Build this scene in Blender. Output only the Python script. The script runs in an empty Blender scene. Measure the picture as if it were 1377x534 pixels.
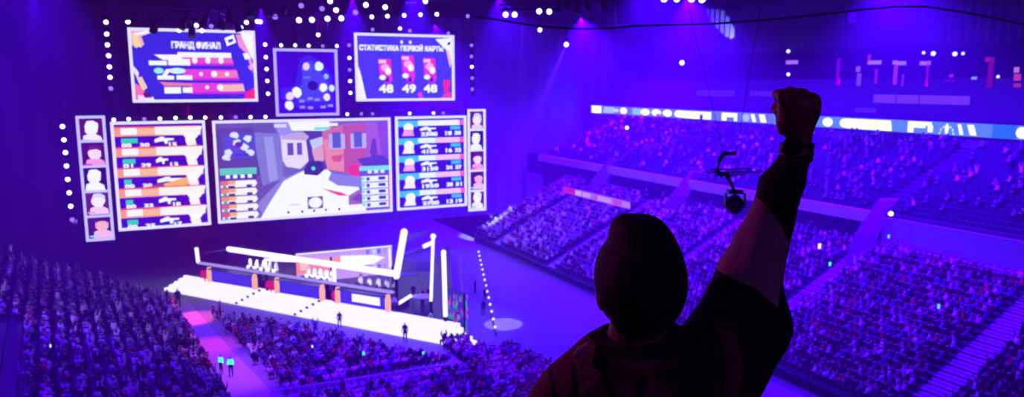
import bpy, math, random
import numpy as np
from mathutils import Vector, Matrix
random.seed(7)
PI = math.pi
import time
T0_ = time.time()
scn = bpy.context.scene
COL = scn.collection
# ------------------------------------------------------------------ frame of the place
CAM_H = 24.0
PITCH = math.radians(8.73)
FPX = 1010.0

def ray(px, py):
    cx = (px - 688.5) / FPX
    cy = (267 - py) / FPX
    return Vector((cx, math.cos(PITCH) + cy * math.sin(PITCH), -math.sin(PITCH) + cy * math.cos(PITCH)))

def on_z(px, py, z):
    d = ray(px, py)
    return d * ((z - CAM_H) / d.z) + Vector((0, 0, CAM_H))

def on_y(px, py, y):
    d = ray(px, py)
    return d * (y / d.y) + Vector((0, 0, CAM_H))

AX = math.radians(-27)
DU = Vector((math.sin(AX), math.cos(AX), 0))      # along the hall, away from the viewer
DV = Vector((math.cos(AX), -math.sin(AX), 0))     # across the hall, to the right

def A(u, v, z=0.0):
    return DU * u + DV * v + Vector((0, 0, z))

def on_v(px, py, v):
    d = ray(px, py)
    t = v / d.dot(DV)
    return d * t + Vector((0, 0, CAM_H))

SD = Vector((2262, 1010, 0)).normalized()         # direction of the hanging screens
SP0 = on_y(288, 300, 95.0)
SN = Vector((-SD.y, SD.x, 0))                     # away from the audience

def on_scr(px, py, off=0.0):
    d = ray(px, py)
    o = Vector((0, 0, CAM_H))
    t = (SP0 + SN * off - o).dot(SN) / d.dot(SN)
    return o + d * t

# ------------------------------------------------------------------ materials
def lin(c):
    c = c / 255.0
    return c / 12.92 if c <= 0.04045 else ((c + 0.055) / 1.055) ** 2.4

def rgb(h):
    return tuple(lin(int(h[i:i + 2], 16)) for i in (0, 2, 4)) + (1.0,)

MATS = {}
def mat(name, h, rough=0.7, metal=0.0, vary=0.15, scale=6.0, bump=0.0):
    if name in MATS:
        return MATS[name]
    m = bpy.data.materials.new(name)
    m.use_nodes = True
    nt = m.node_tree
    b = nt.nodes['Principled BSDF']
    b.inputs['Roughness'].default_value = rough
    b.inputs['Metallic'].default_value = metal
    c = rgb(h)
    tc = nt.nodes.new('ShaderNodeTexCoord')
    nz = nt.nodes.new('ShaderNodeTexNoise')
    nz.inputs['Scale'].default_value = scale
    nz.inputs['Detail'].default_value = 3
    nt.links.new(tc.outputs['Object'], nz.inputs['Vector'])
    mx = nt.nodes.new('ShaderNodeMix')
    mx.data_type = 'RGBA'
    mx.inputs[6].default_value = tuple(x * (1 - vary) for x in c[:3]) + (1,)
    mx.inputs[7].default_value = tuple(min(1, x * (1 + vary)) for x in c[:3]) + (1,)
    nt.links.new(nz.outputs['Fac'], mx.inputs[0])
    nt.links.new(mx.outputs[2], b.inputs['Base Color'])
    if bump:
        bp = nt.nodes.new('ShaderNodeBump')
        bp.inputs['Strength'].default_value = bump
        nt.links.new(nz.outputs['Fac'], bp.inputs['Height'])
        nt.links.new(bp.outputs['Normal'], b.inputs['Normal'])
    MATS[name] = m
    return m

def glow(name, h, s=1.0, light=True):
    if name in MATS:
        return MATS[name]
    m = bpy.data.materials.new(name)
    m.use_nodes = True
    nt = m.node_tree
    nt.nodes.clear()
    o = nt.nodes.new('ShaderNodeOutputMaterial')
    e = nt.nodes.new('ShaderNodeEmission')
    c = rgb(h)
    e.inputs['Color'].default_value = (c[0], c[1] * .84, c[2] * 1.2, 1)
    e.inputs['Strength'].default_value = s
    nt.links.new(e.outputs[0], o.inputs['Surface'])
    if not light:
        m.cycles.emission_sampling = 'NONE'
    MATS[name] = m
    return m

# ------------------------------------------------------------------ mesh building
def basis(d):
    d = d.normalized()
    up = Vector((0, 0, 1)) if abs(d.z) < 0.95 else Vector((1, 0, 0))
    x = d.cross(up).normalized()
    return x, x.cross(d).normalized(), d

class MB:
    def __init__(s):
        s.v, s.f, s.m = [], [], []
    def add(s, vs, fs, mi=0):
        k = len(s.v)
        s.v += [tuple(v) for v in vs]
        s.f += [tuple(i + k for i in f) for f in fs]
        s.m += [mi] * len(fs)
        return s
    def quad(s, a, b, c, d, mi=0):
        return s.add([a, b, c, d], [(0, 1, 2, 3)], mi)
    def poly(s, pts, mi=0):
        return s.add(pts, [tuple(range(len(pts)))], mi)
    def box(s, c, sx, sy, sz, X=Vector((1, 0, 0)), Y=Vector((0, 1, 0)), Z=Vector((0, 0, 1)), mi=0):
        c = Vector(c)
        vs = [c + X * (sx * .5 * i) + Y * (sy * .5 * j) + Z * (sz * .5 * k) for k in (-1, 1) for j in (-1, 1) for i in (-1, 1)]
        return s.add(vs, [(0, 2, 3, 1), (4, 5, 7, 6), (0, 1, 5, 4), (2, 6, 7, 3), (0, 4, 6, 2), (1, 3, 7, 5)], mi)
    def tube(s, p0, p1, r0, r1=None, n=8, mi=0, cap=True):
        p0, p1 = Vector(p0), Vector(p1)
        r1 = r0 if r1 is None else r1
        x, y, d = basis(p1 - p0)
        vs = []
        for p, r in ((p0, r0), (p1, r1)):
            for i in range(n):
                t = 2 * PI * i / n
                vs.append(p + x * (r * math.cos(t)) + y * (r * math.sin(t)))
        fs = [(i, (i + 1) % n, n + (i + 1) % n, n + i) for i in range(n)]
        if cap:
            fs += [tuple(range(n))[::-1], tuple(range(n, 2 * n))]
        return s.add(vs, fs, mi)
    def path(s, pts, r, n=8, mi=0):
        pts = [Vector(p) for p in pts]
        rs = r if isinstance(r, (list, tuple)) else [r] * len(pts)
        rings = []
        for i, p in enumerate(pts):
            d = (pts[min(i + 1, len(pts) - 1)] - pts[max(i - 1, 0)])
            x, y, _ = basis(d)
            rings.append((p, x * rs[i], y * rs[i]))
        return s.loft(rings, n, mi)
    def loft(s, rings, n=12, mi=0, cap=True, mis=None):
        """rings: (centre, half axis one, half axis two)"""
        vs, fs = [], []
        for c, a, b in rings:
            c, a, b = Vector(c), Vector(a), Vector(b)
            for i in range(n):
                t = 2 * PI * i / n
                vs.append(c + a * math.cos(t) + b * math.sin(t))
        for k in range(len(rings) - 1):
            for i in range(n):
                fs.append((k * n + i, k * n + (i + 1) % n, (k + 1) * n + (i + 1) % n, (k + 1) * n + i))
        if cap:
            fs.append(tuple(range(n))[::-1])
            fs.append(tuple(range((len(rings) - 1) * n, len(rings) * n)))
        return s.add(vs, fs, mi)
    def ball(s, c, rx, ry=None, rz=None, n=10, k=7, mi=0, X=Vector((1, 0, 0)), Y=Vector((0, 1, 0)), Z=Vector((0, 0, 1))):
        ry = rx if ry is None else ry
        rz = rx if rz is None else rz
        c = Vector(c)
        rings = []
        for j in range(k + 1):
            t = -PI / 2 + PI * (j + 0.02) / (k + 0.04)
            rr = max(math.cos(t), 0.02)
            rings.append((c + Z * (rz * math.sin(t)), X * (rx * rr), Y * (ry * rr)))
        return s.loft(rings, n, mi)
    def build(s, name, mats, parent=None, smooth=False, origin=None):
        org = Vector((0, 0, 0))
        if parent is not None:
            org = Vector(parent.get('_o', (0, 0, 0)))
        elif origin is not None:
            org = Vector(origin)
        me = bpy.data.meshes.new(name)
        me.from_pydata([tuple(Vector(v) - org) for v in s.v], [], s.f)
        for m in (mats if isinstance(mats, (list, tuple)) else [mats]):
            me.materials.append(m)
        me.polygons.foreach_set('material_index', s.m)
        if smooth:
            me.polygons.foreach_set('use_smooth', [True] * len(s.f))
        me.update()
        o = bpy.data.objects.new(name, me)
        COL.objects.link(o)
        if parent is not None:
            o.parent = parent
            o['_o'] = tuple(org)
        else:
            o.location = org
            o['_o'] = tuple(org)
        return o

def thing(name, label, cat, loc=(0, 0, 0), group=None):
    o = bpy.data.objects.new(name, None)
    COL.objects.link(o)
    o.location = loc
    o['_o'] = tuple(loc)
    o.empty_display_size = 0.2
    tag(o, label, cat, group)
    return o

def tag(o, label, cat, group=None, kind=None):
    o['label'] = label
    o['category'] = cat
    if group:
        o['group'] = group
    if kind:
        o['kind'] = kind
    return o

def struct(mb, name, mats, label=None):
    o = mb.build(name, mats)
    o['kind'] = 'structure'
    if label:
        o['label'] = label
    return o

def dup(root, loc, rot=None, label=None, group=None):
    r = root.copy()
    COL.objects.link(r)
    r.location = loc
    if rot is not None:
        r.rotation_euler = rot
    if label:
        r['label'] = label
    if group:
        r['group'] = group
    for ch in list(root.children):
        c = ch.copy()
        COL.objects.link(c)
        c.parent = r
        for g in list(ch.children):
            d = g.copy()
            COL.objects.link(d)
            d.parent = c
    return r

def to_px(p):
    q = Vector(p) - Vector((0, 0, CAM_H))
    f = q.y * math.cos(PITCH) - q.z * math.sin(PITCH)
    up = q.y * math.sin(PITCH) + q.z * math.cos(PITCH)
    if f < 0.1:
        return (-9999, -9999)
    return (688.5 + FPX * q.x / f, 267 - FPX * up / f)

# ------------------------------------------------------------------ camera, view
cd = bpy.data.cameras.new('camera')
cd.sensor_width = 36.0
cd.lens = 36.0 * FPX / 1377.0
cd.clip_start = 0.05
cd.clip_end = 600
cam = bpy.data.objects.new('camera', cd)
COL.objects.link(cam)
cd.dof.use_dof = True
cd.dof.focus_distance = 1.55
cd.dof.aperture_fstop = 7.0
cam.location = (0, 0, CAM_H)
cam.rotation_euler = (PI / 2 - PITCH, 0, 0)
scn.camera = cam
scn.view_settings.view_transform = 'Standard'
scn.view_settings.look = 'None'
scn.view_settings.gamma = 1
scn.view_settings.use_curve_mapping = False
scn.view_settings.exposure = 0.0
try:
    scn.cycles.use_denoising = True
    scn.cycles.denoiser = 'OPENIMAGEDENOISE'
    scn.cycles.max_bounces = 6
    scn.cycles.volume_bounces = 1
    scn.cycles.sample_clamp_indirect = 4
    scn.cycles.sample_clamp_direct = 0
except Exception:
    pass

# ------------------------------------------------------------------ haze in the hall's air, and the wash lights
w = bpy.data.worlds.new('hall_air')
scn.world = w
w.use_nodes = True
nt = w.node_tree
nt.nodes['Background'].inputs['Color'].default_value = (0, 0, 0, 1)
nt.nodes['Background'].inputs['Strength'].default_value = 0
vs_ = nt.nodes.new('ShaderNodeVolumeScatter')
vs_.inputs['Color'].default_value = (0.8, 0.05, 1, 1)
vs_.inputs['Density'].default_value = 0.0040
vs_.inputs['Anisotropy'].default_value = 0.2
nt.links.new(vs_.outputs[0], nt.nodes['World Output'].inputs['Volume'])

def lamp(name, kind, loc, energy, color, aim=None, size=0.0, spot=None, blend=0.5):
    l = bpy.data.lights.new(name, kind)
    l.energy = energy
    l.color = color
    if kind in ('POINT', 'SPOT'):
        l.shadow_soft_size = size
    if kind == 'SPOT':
        l.spot_size = math.radians(spot or 60)
        l.spot_blend = blend
    o = bpy.data.objects.new(name, l)
    COL.objects.link(o)
    o.location = loc
    if aim is not None:
        o.rotation_euler = (Vector(aim) - Vector(loc)).to_track_quat('-Z', 'Y').to_euler()
    return o

BLUE = (0.062, 0.0, 1.0)
# ------------------------------------------------------------------ the hall
M_conc = mat('dark_concrete', '6a6a70', 0.9, vary=0.2, scale=0.5)
M_tread = mat('stand_concrete', '4a4a52', 0.9, vary=0.2, scale=0.5)
M_wall = mat('hall_wall', '8a8a92', 0.95, vary=0.12, scale=0.15)
M_dark = mat('black_drape', '1c1c22', 0.95, vary=0.3, scale=0.4)
M_ceil = mat('dark_roof_deck', '3a3a44', 0.95, vary=0.3, scale=0.3)
M_floor = mat('hall_floor', '86868e', 0.75, vary=0.2, scale=0.3)
M_black = mat('black_metal', '0c0c10', 0.5, 0.3)
M_grey = mat('grey_metal', '4c4c54', 0.5, 0.5)
M_pale = mat('pale_parapet', 'c8c4d0', 0.8, vary=0.1, scale=0.4)

# floor
m = MB()
m.quad(A(-40, -45), A(-40, 47), A(125, 47), A(125, -45))
struct(m, 'floor', M_floor)

# end wall: vertical fluted panels far behind the screens
m = MB()
U1 = 124.0
nfl = 90
pts = []
for i in range(nfl + 1):
    v = -55 + 150 * i / nfl
    pts.append((v, U1 + (0.5 if i % 2 else 0.0)))
for i in range(nfl):
    v0, u0 = pts[i]
    v1, u1 = pts[i + 1]
    m.quad(A(u0, v0, 0), A(u1, v1, 0), A(u1, v1, 36), A(u0, v0, 36))
struct(m, 'wall_far', M_wall)

# left wall beyond the left stand
m = MB()
m.quad(A(-20, -48, 0), A(125, -48, 0), A(125, -48, 36), A(-20, -48, 36))
struct(m, 'wall_left', M_dark)

# ceiling with joists
m = MB()
m.quad(A(-20, -50, 36), A(125, -50, 36), A(125, 100, 36), A(-20, 100, 36))
for k in range(14):
    m.box(A(15 + k * 8, 25, 35.3), 0.5, 150, 1.2, DU, DV)
struct(m, 'ceiling', M_ceil)

# ---- stepped seating banks
def bank(name, u0, u1, v0, z0, v1, z1, rows, material, A=A):
    m = MB()
    dv = (v1 - v0) / rows
    dz = (z1 - z0) / rows
    for r in range(rows):
        va, vb = v0 + dv * r, v0 + dv * (r + 1)
        za, zb = z0 + dz * r, z0 + dz * (r + 1)
        m.quad(A(u0, va, za), A(u1, va, za), A(u1, va, zb), A(u0, va, zb))
        m.quad(A(u0, va, zb), A(u1, va, zb), A(u1, vb, zb), A(u0, vb, zb))
    m.quad(A(u0, v0, z0), A(u0, v1, z1), A(u0, v1, -0.2), A(u0, v0, -0.2))
    m.quad(A(u1, v0, z0), A(u1, v1, z1), A(u1, v1, -0.2), A(u1, v0, -0.2))
    return struct(m, name, material)

LO = on_z(229, 410, 0)
LU = (LO - on_z(303, 540, 0)).normalized()
LV = Vector((LU.y, -LU.x, 0))
def AL(u, v, z=0.0):
    return LO + LU * u + LV * v + Vector((0, 0, z))
bank('floor_tier_left', -70, 0, 0, 0.3, -31.5, 14.7, 35, M_tread, AL)
bank('floor_tier_right', 10, 103, 46, 0.9, 62, 8.3, 22, M_tread)
def stairs(name, us, v0, z0, v1, z1, rows):
    m = MB()
    dv = (v1 - v0) / rows
    dz = (z1 - z0) / rows
    for u in us:
        for r in range(rows):
            for h in (0, 1):
                m.box(A(u, v0 + dv * (r + .25 + .5 * h), z0 + dz * (r + .5 + .25 + .5 * h) - .0), 2.1, dv * .5, dz * .55, DU, DV)
    struct(m, name, M_stair)
M_stair = mat('pale_stair', 'b4b0bc', .85, vary=.15)
stairs('floor_stairs', [31, 46.8, 63, 79.5, 95], 46, .9, 62, 8.3, 22)
bank('floor_tier_upper', 10, 112, 63, 11.5, 77.5, 17.5, 17, M_tread)

# ------------------------------------------------------------------ text helper: a font curve turned into mesh pieces in a plane
def text_mesh(txt):
    cu = bpy.data.curves.new('lettering', 'FONT')
    cu.body = txt
    cu.align_x = 'LEFT'
    cu.resolution_u = 2
    o = bpy.data.objects.new('lettering', cu)
    me = bpy.data.meshes.new_from_object(o)
    vs = [v.co.copy() for v in me.vertices]
    fs = [tuple(p.vertices) for p in me.polygons]
    bpy.data.objects.remove(o)
    bpy.data.curves.remove(cu)
    bpy.data.meshes.remove(me)
    return vs, fs

def put_text(mb, txt, O, X, Y, w, h, mi, bold=0.0):
    """text filling the box w x h whose lower left corner is O"""
    vs, fs = text_mesh(txt)
    x0, x1 = min(v.x for v in vs), max(v.x for v in vs)
    y0, y1 = min(v.y for v in vs), max(v.y for v in vs)
    for k, (ox, oy) in enumerate(((0, 0), (bold, 0), (0, bold), (bold, bold)) if bold else ((0, 0),)):
        N = X.cross(Y) * (0.004 * k)
        mb.add([O + X * ((v.x - x0) / (x1 - x0) * w + ox) + Y * ((v.y - y0) / (y1 - y0) * h + oy) + N for v in vs], fs, mi)

# ------------------------------------------------------------------ LED screens
PAL = {}
def PC(h):
    if h not in PAL:
        PAL[h] = len(PAL)
    return PAL[h]

class Pic:
    """flat artwork on an LED wall: x, y in 0..1, y down, each layer a hair in front of the last"""
    def __init__(s, O, X, Z, N, w, h):
        s.O, s.X, s.Z, s.N, s.w, s.h = O, X, Z, N, w, h      # O = top left
        s.mb = MB()
        s.cols = []
        s.l = 0
    def ci(s, c):
        if c not in s.cols:
            s.cols.append(c)
        return s.cols.index(c)
    def P(s, x, y):
        return s.O + s.X * (x * s.w) - s.Z * (y * s.h) + s.N * (s.l * 0.006)
    def poly(s, pts, c):
        s.l += 1
        s.mb.poly([s.P(*p) for p in pts][::-1], s.ci(c))
        return s
    def rect(s, x0, y0, x1, y1, c):
        return s.poly([(x0, y0), (x1, y0), (x1, y1), (x0, y1)], c)
    def blob(s, x, y, rx, ry, c, n=12, wob=0.0):
        return s.poly([(x + rx * (1 + wob * random.uniform(-1, 1)) * math.cos(2 * PI * i / n), y + ry * (1 + wob * random.uniform(-1, 1)) * math.sin(2 * PI * i / n)) for i in range(n)], c)
    def text(s, x0, y0, x1, y1, txt, c, bold=0.0):
        s.l += 1
        put_text(s.mb, txt, s.P(x0, y1), s.X, s.Z, (x1 - x0) * s.w, (y1 - y0) * s.h, s.ci(c), bold)
        return s

SCR_GAIN = 1.25
def screen(name, label, cat, tl, br, art, fr=0.34, fcol='e4d4ff', off=0.0, group=None, bars=()):
    a_ = on_scr(tl[0], tl[1], off)
    b_ = on_scr(br[0], br[1], off)
    t0, t1 = (a_ - SP0).dot(SD), (b_ - SP0).dot(SD)
    z1, z0 = a_.z, b_.z
    base = SP0 + SN * off
    base.z = 0
    def Q(t, z, n=0.0):
        return base + SD * t + Vector((0, 0, z)) - SN * n
    root = thing(name, label, cat, Q((t0 + t1) / 2, z0), group)
    w, h = t1 - t0, z1 - z0
    Z = Vector((0, 0, 1))
    m = MB()
    m.box(Q((t0 + t1) / 2, (z0 + z1) / 2, -0.3), w, 0.5, h, SD, SN, Z)
    nx, nz = max(1, round(w / 3)), max(1, round(h / 3))
    for i in range(nx + 1):
        m.box(Q(t0 + w * i / nx, (z0 + z1) / 2, -0.7), 0.12, 0.3, h, SD, SN, Z)
    m.build('housing', M_black, root)
    m = MB()
    m.box(Q(t0 + fr / 2, (z0 + z1) / 2, 0.1), fr, 0.3, h, SD, SN, Z)
    m.box(Q(t1 - fr / 2, (z0 + z1) / 2, 0.1), fr, 0.3, h, SD, SN, Z)
    m.box(Q((t0 + t1) / 2, z0 + fr / 2, 0.1), w - 2 * fr, 0.3, fr, SD, SN, Z)
    m.box(Q((t0 + t1) / 2, z1 - fr / 2, 0.1), w - 2 * fr, 0.3, fr, SD, SN, Z)
    for b in bars:
        m.box(Q((t0 + t1) / 2, z1 - h * b, 0.1), w - 2 * fr, 0.3, fr * 0.9, SD, SN, Z)
    m.build('light_frame', glow('screen_edge_' + fcol, fcol, SCR_GAIN * 1.15), root)
    pic = Pic(Q(t0 + fr, z1 - fr, 0.02), SD, Z, -SN, w - 2 * fr, h - 2 * fr)
    art(pic)
    pic.mb.build('display', [glow('led_' + c, c, SCR_GAIN) for c in pic.cols], root)
    return root

W_ = 'fff4ff'
def art_grand(p):
    p.rect(0, 0, 1, 1, '3428d8')
    p.poly([(0, 0), (.2, 0), (.08, .08), (.1, .2), (.03, .25), (0, .2)], 'ffb0c8')
    p.poly([(.01, .05), (.05, .05), (.08, .24), (.02, .22)], 'ffd890')
    p.poly([(.12, 0), (.2, 0), (.05, .07), (.02, .04)], W_)
    p.poly([(0, .5), (.04, .6), (.03, .7), (0, .6)], 'ffe0d0')
    p.poly([(.02, .68), (.06, .66), (.1, .82), (.06, .88)], 'ffc8b0')
    p.poly([(0, .75), (.04, .8), (.12, 1), (0, 1)], 'ff70a8')
    p.poly([(.02, .93), (.14, .96), (.15, 1), (.02, 1)], 'ffd8ff')
    p.poly([(.06, .9), (.11, .88), (.13, .97), (.07, .97)], '601880')
    p.poly([(.9, 0), (1, 0), (1, .4), (.96, .3)], W_)
    p.poly([(.86, .02), (.9, .02), (.97, .3), (1, .5), (.99, .6), (.94, .3), (.88, .2)], 'ff90c8')
    p.poly([(.91, .3), (.96, .3), (.98, .38), (.93, .4)], W_)
    p.poly([(.95, .5), (1, .46), (1, .52), (.97, .56)], 'ffb0e8')
    p.poly([(.92, .9), (1, .82), (1, 1), (.9, 1)], 'ff2860')
    p.poly([(.76, .08), (.84, .02), (.86, .14), (.78, .2)], W_)
    p.poly([(.785, .11), (.83, .08), (.835, .12), (.8, .15)], '3428d8')
    p.text(.315, .15, .715, .265, 'ГРАНД ФИНАЛ', W_, .12)
    # three rows
    for k, (xa, ya, xb) in enumerate([(.30, .33, .83), (.40, .55, .87), (.44, .755, .92)]):
        p.poly([(xa, ya), (xb - .02, ya), (xb, ya + .165), (xa, ya + .165)], 'f040d8')
        p.poly([(.62 + .03 * k, ya + .03), (xb - .02, ya + .02), (xb - .01, ya + .12), (.64 + .03 * k, ya + .13)], ['f060c8', 'ff78b0', 'ffb8a0'][k])
        p.poly([(xa, ya + .135), (xb, ya + .135), (xb, ya + .165), (xa, ya + .165)], 'd028e0')
    p.rect(.36, .30, .81, .375, W_)
    for x in (.5, .61, .72):
        p.blob(x, .415, .022, .05, W_)
    for x, r in ((.545, .016), (.655, .026), (.765, .018)):
        p.blob(x, .62, r, r * 1.8, W_)
    for x, r in ((.59, .016), (.70, .026)):
        p.blob(x, .82, r, r * 1.8, W_)
    p.poly([(.17, .34), (.38, .34), (.4, .4), (.24, .42)], W_)
    p.rect(.125, .43, .27, .495, W_)
    p.rect(.28, .40, .46, .495, W_)
    p.blob(.2, .575, .04, .045, 'a0e8e8')
    p.blob(.35, .575, .07, .045, 'd8f0ff')
    p.poly([(.26, .55), (.3, .55), (.26, .66), (.22, .66)], W_)
    p.rect(.185, .645, .32, .705, W_)
    p.rect(.34, .64, .47, .705, W_)
    p.poly([(.2, .74), (.47, .76), (.46, .8), (.24, .8)], 'ff7890')
    p.rect(.235, .815, .37, .91, W_)
    p.rect(.385, .82, .465, .9, W_)
    p.rect(.78, .93, .86, .96, '5030c8')

def art_minimap(p):
    p.rect(0, 0, 1, 1, '3a06c8')
    p.poly([(.4, .12), (.55, .06), (.75, .15), (.95, .4), (.95, .85), (.6, .95), (.3, .9), (.05, .75), (.05, .6), (.3, .55), (.36, .3)], '3a20e0')
    p.poly([(.45, .18), (.6, .14), (.72, .3), (.88, .5), (.85, .8), (.5, .82), (.25, .75), (.42, .5)], '4a40e8')
    p.blob(.6, .55, .09, .08, '2808a0')
    p.rect(.42, .25, .6, .31, '5058f0')
    p.rect(.44, .4, .56, .44, '6070f8')
    for x, y, r, c in ((.5, .24, .06, 'ffc8e8'), (.72, .24, .075, 'e8f8ff'), (.84, .4, .045, '90c0ff'), (.32, .66, .085, W_), (.2, .72, .07, 'ffd0ff'),
                       (.78, .58, .07, W_), (.93, .59, .055, 'd0f0ff'), (.84, .74, .06, 'ffe0f0'), (.18, .87, .075, W_)):
        p.blob(x, y, r, r, c, wob=.12)
    for x, y in ((.36, .9), (.5, .91), (.72, .9), (.85, .88), (.5, .76), (.62, .78), (.35, .8)):
        p.rect(x, y - .02, x + .09, y + .02, '9890f8')

def art_stats_first(p):
    p.rect(0, 0, 1, 1, '4038e0')
    p.poly([(0, .45), (.03, .6), (.08, 1), (0, 1)], 'fff0e0')
    p.poly([(.82, .03), (1, 0), (1, .42), (.975, .42), (.94, .2)], W_)
    p.poly([(.94, .22), (.97, .2), (1, .4), (.98, .5)], 'ffb8c8')
    p.poly([(.96, .08), (.99, .06), (.98, .12), (.95, .12)], '201060')
    p.poly([(.9, .7), (.99, .7), (.96, .85), (.99, 1), (.92, 1)], 'ff2870')
    p.poly([(.9, .94), (1, .9), (1, 1), (.88, 1)], 'f040a0')
    p.poly([(.62, .92), (.66, .88), (.68, 1), (.63, 1)], 'f040a8')
    for x in (.46, .55):
        p.blob(x, .09, .014, .03, W_)
    p.text(.02, .13, .90, .235, 'СТАТИСТИКА ПЕРВОЙ КАРТЫ', W_, .11)
    for x, dy in ((.28, 0), (.52, -.06), (.75, -.02)):
        p.poly([(x - .07, .36 + dy), (x + .06, .36 + dy), (x + .075, .7 + dy), (x + .05, .74), (x - .02, .7), (x - .06, .6 + dy)], 'e838b8')
        p.poly([(x + .02, .38 + dy), (x + .06, .38 + dy), (x + .07, .52 + dy), (x + .04, .5 + dy)], 'ff3078')
        p.rect(x - .065, .38 + dy, x + .01, .43 + dy, 'ffc8f0')
        p.blob(x, .5 + dy, .045, .06, 'ffa8e8')
        p.blob(x + .03, .56 + dy, .032, .06, W_)
        p.blob(x - .03, .66 + dy * .5, .035, .04, W_)
        p.poly([(x, .68), (x + .03, .64), (x + .04, .74), (x, .74)], '3018a0')
        p.poly([(x - .02, .72), (x + .06, .73), (x + .06, .76), (x, .76)], 'c030c0')
        p.text(x - .07, .785, x + .07, .91, ['48', '49', '48'][[.28, .52, .75].index(x)], W_, .14)

def portrait(p, y0, y1, kind, warm=True):
    h = y1 - y0
    p.rect(0, y0, 1, y1, ['5a1038', '4a0848', '200848', '58204c', '401058'][kind % 5])
    cx = .5 + [.0, .05, -.05, .04, .12][kind % 5]
    p.poly([(cx - .42, y1), (cx - .36, y1 - h * .28), (cx - .1, y1 - h * .38), (cx + .15, y1 - h * .36), (cx + .4, y1 - h * .22), (cx + .44, y1)], ['ffe8ff', 'ff98d0', 'fff4ff', 'ffc8e0', 'ffb8d8'][kind % 5])
    p.blob(cx, y0 + h * .42, .3, h * .28, ['fff0f8', 'ffd8f0', 'fff0ff', 'ffe8f0', 'ffb0b8'][kind % 5], wob=.1)
    p.poly([(cx - .3, y0 + h * .36), (cx - .18, y0 + h * .1), (cx + .1, y0 + h * .08), (cx + .3, y0 + h * .2), (cx + .3, y0 + h * .36), (cx + .1, y0 + h * .26), (cx - .15, y0 + h * .28)], ['fff0ff', '701858', 'fff4ff', 'e8d0f8', '48103c'][kind % 5])
    p.rect(.05, y1 - h * .12, .4, y1 - h * .05, ['60c0c0', 'e030a0', 'fff0ff', 'ff90b0', '80e0d8'][kind % 5])

def art_faces_left(p):
    for k in range(5):
        portrait(p, k / 5 + .004, (k + 1) / 5 - .004, k)

def art_faces_right(p):
    for k in range(5):
        portrait(p, k / 5 + .004, (k + 1) / 5 - .004, [3, 2, 1, 4, 0][k])

def weapon(p, x, y, w, h):
    p.poly([(x, y + h * .35), (x + w * .25, y + h * .1), (x + w * .3, y), (x + w * .5, y), (x + w * .5, y + h * .2), (x + w, y + h * .25), (x + w, y + h * .5), (x + w * .7, y + h * .55),
            (x + w * .66, y + h), (x + w * .52, y + h), (x + w * .48, y + h * .6), (x + w * .2, y + h * .7), (x, y + h * .8)], W_)

def art_team_left(p):
    p.rect(0, 0, 1, 1, '4208b8')
    for k in range(5):
        y = .03 + k * .197
        p.rect(0, y - .01, .98, y + .085, 'ff9858')
        p.rect(0, y - .01, .98, y + .005, 'ff5030')
        p.rect(.07, y + .005, .25, y + .07, W_)
        p.poly([(.45, y), (1, y), (.96, y + .085), (.45, y + .075)], 'fff0e8')
        p.rect(.25, y + .01, .45, y + .07, 'ffb888')
        g = [.18, .14, .08, .08, .12][k]
        p.rect(.07, y + .105, .07 + g, y + .15, '20c8a0')
        weapon(p, .44, y + .095, [.22, .14, .3, .2, .22][k], .07)
        p.text(.07, y + .158, .17, y + .192, ['00', '01', '00', '00', '00'][k], W_, .1)
        p.text(.27, y + .158, .37, y + .192, ['30', '29', '20', '32', '25'][k], W_, .1)
        if k != 2:
            p.text(.6, y + .158, .68, y + .192, ['15', '13', '', '18', '17'][k], W_, .1)
        if k == 2:
            p.poly([(.4, y + .185), (.8, y + .1), (.82, y + .15), (.78, y + .19)], 'ffb040')
            p.poly([(.3, y + .19), (.5, y + .15), (.52, y + .19)], 'a03880')
        x = .86
        p.poly([(x - .1, y + .07), (x + .1, y + .07), (x + .06, y + .12), (x - .06, y + .12)], W_)
        p.blob(x - .01, y + .125, .055, .05, 'fff8f0')
        p.poly([(x - .07, y + .13), (x + .05, y + .13), (x + .06, y + .19), (x - .05, y + .19)], 'ffeef8')

def art_team_right(p):
    p.rect(0, 0, 1, 1, '2c10b4')
    for k in range(5):
        y = .02 + k * .197
        p.rect(0, y, .3, y + .07, '30c0e8')
        p.rect(.3, y, .6, y + .06, 'f0f4ff')
        p.poly([(.55, y), (1, y), (.98, y + .06), (.55, y + .06)], 'ffc0e8' if k else 'fff0ff')
        p.rect(.93, y, 1, y + .06, 'ff60b0')
        p.blob(.16, y + .08, .075, .055, W_)
        p.poly([(.1, y + .1), (.22, y + .1), (.24, y + .17), (.06, y + .17)], ['ff98d8', 'fff0ff', 'ffa8d8', 'ffe8ff', 'fff0ff'][k])
        weapon(p, .33, y + .07, .24, .06)
        p.text(.34, y + .14, .58, y + .18, ['2300', '4100', '3150', '1950', '2700'][k], W_, .12)
        p.rect(.79, y + .07, .94, y + .11, '28c0e0')
        p.text(.71, y + .135, .8, y + .175, ['18', '16', '24', '20', '12'][k], W_, .12)
        p.text(.85, y + .135, .94, y + .175, ['30', '22', '27', '31', '19'][k], W_, .12)

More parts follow.
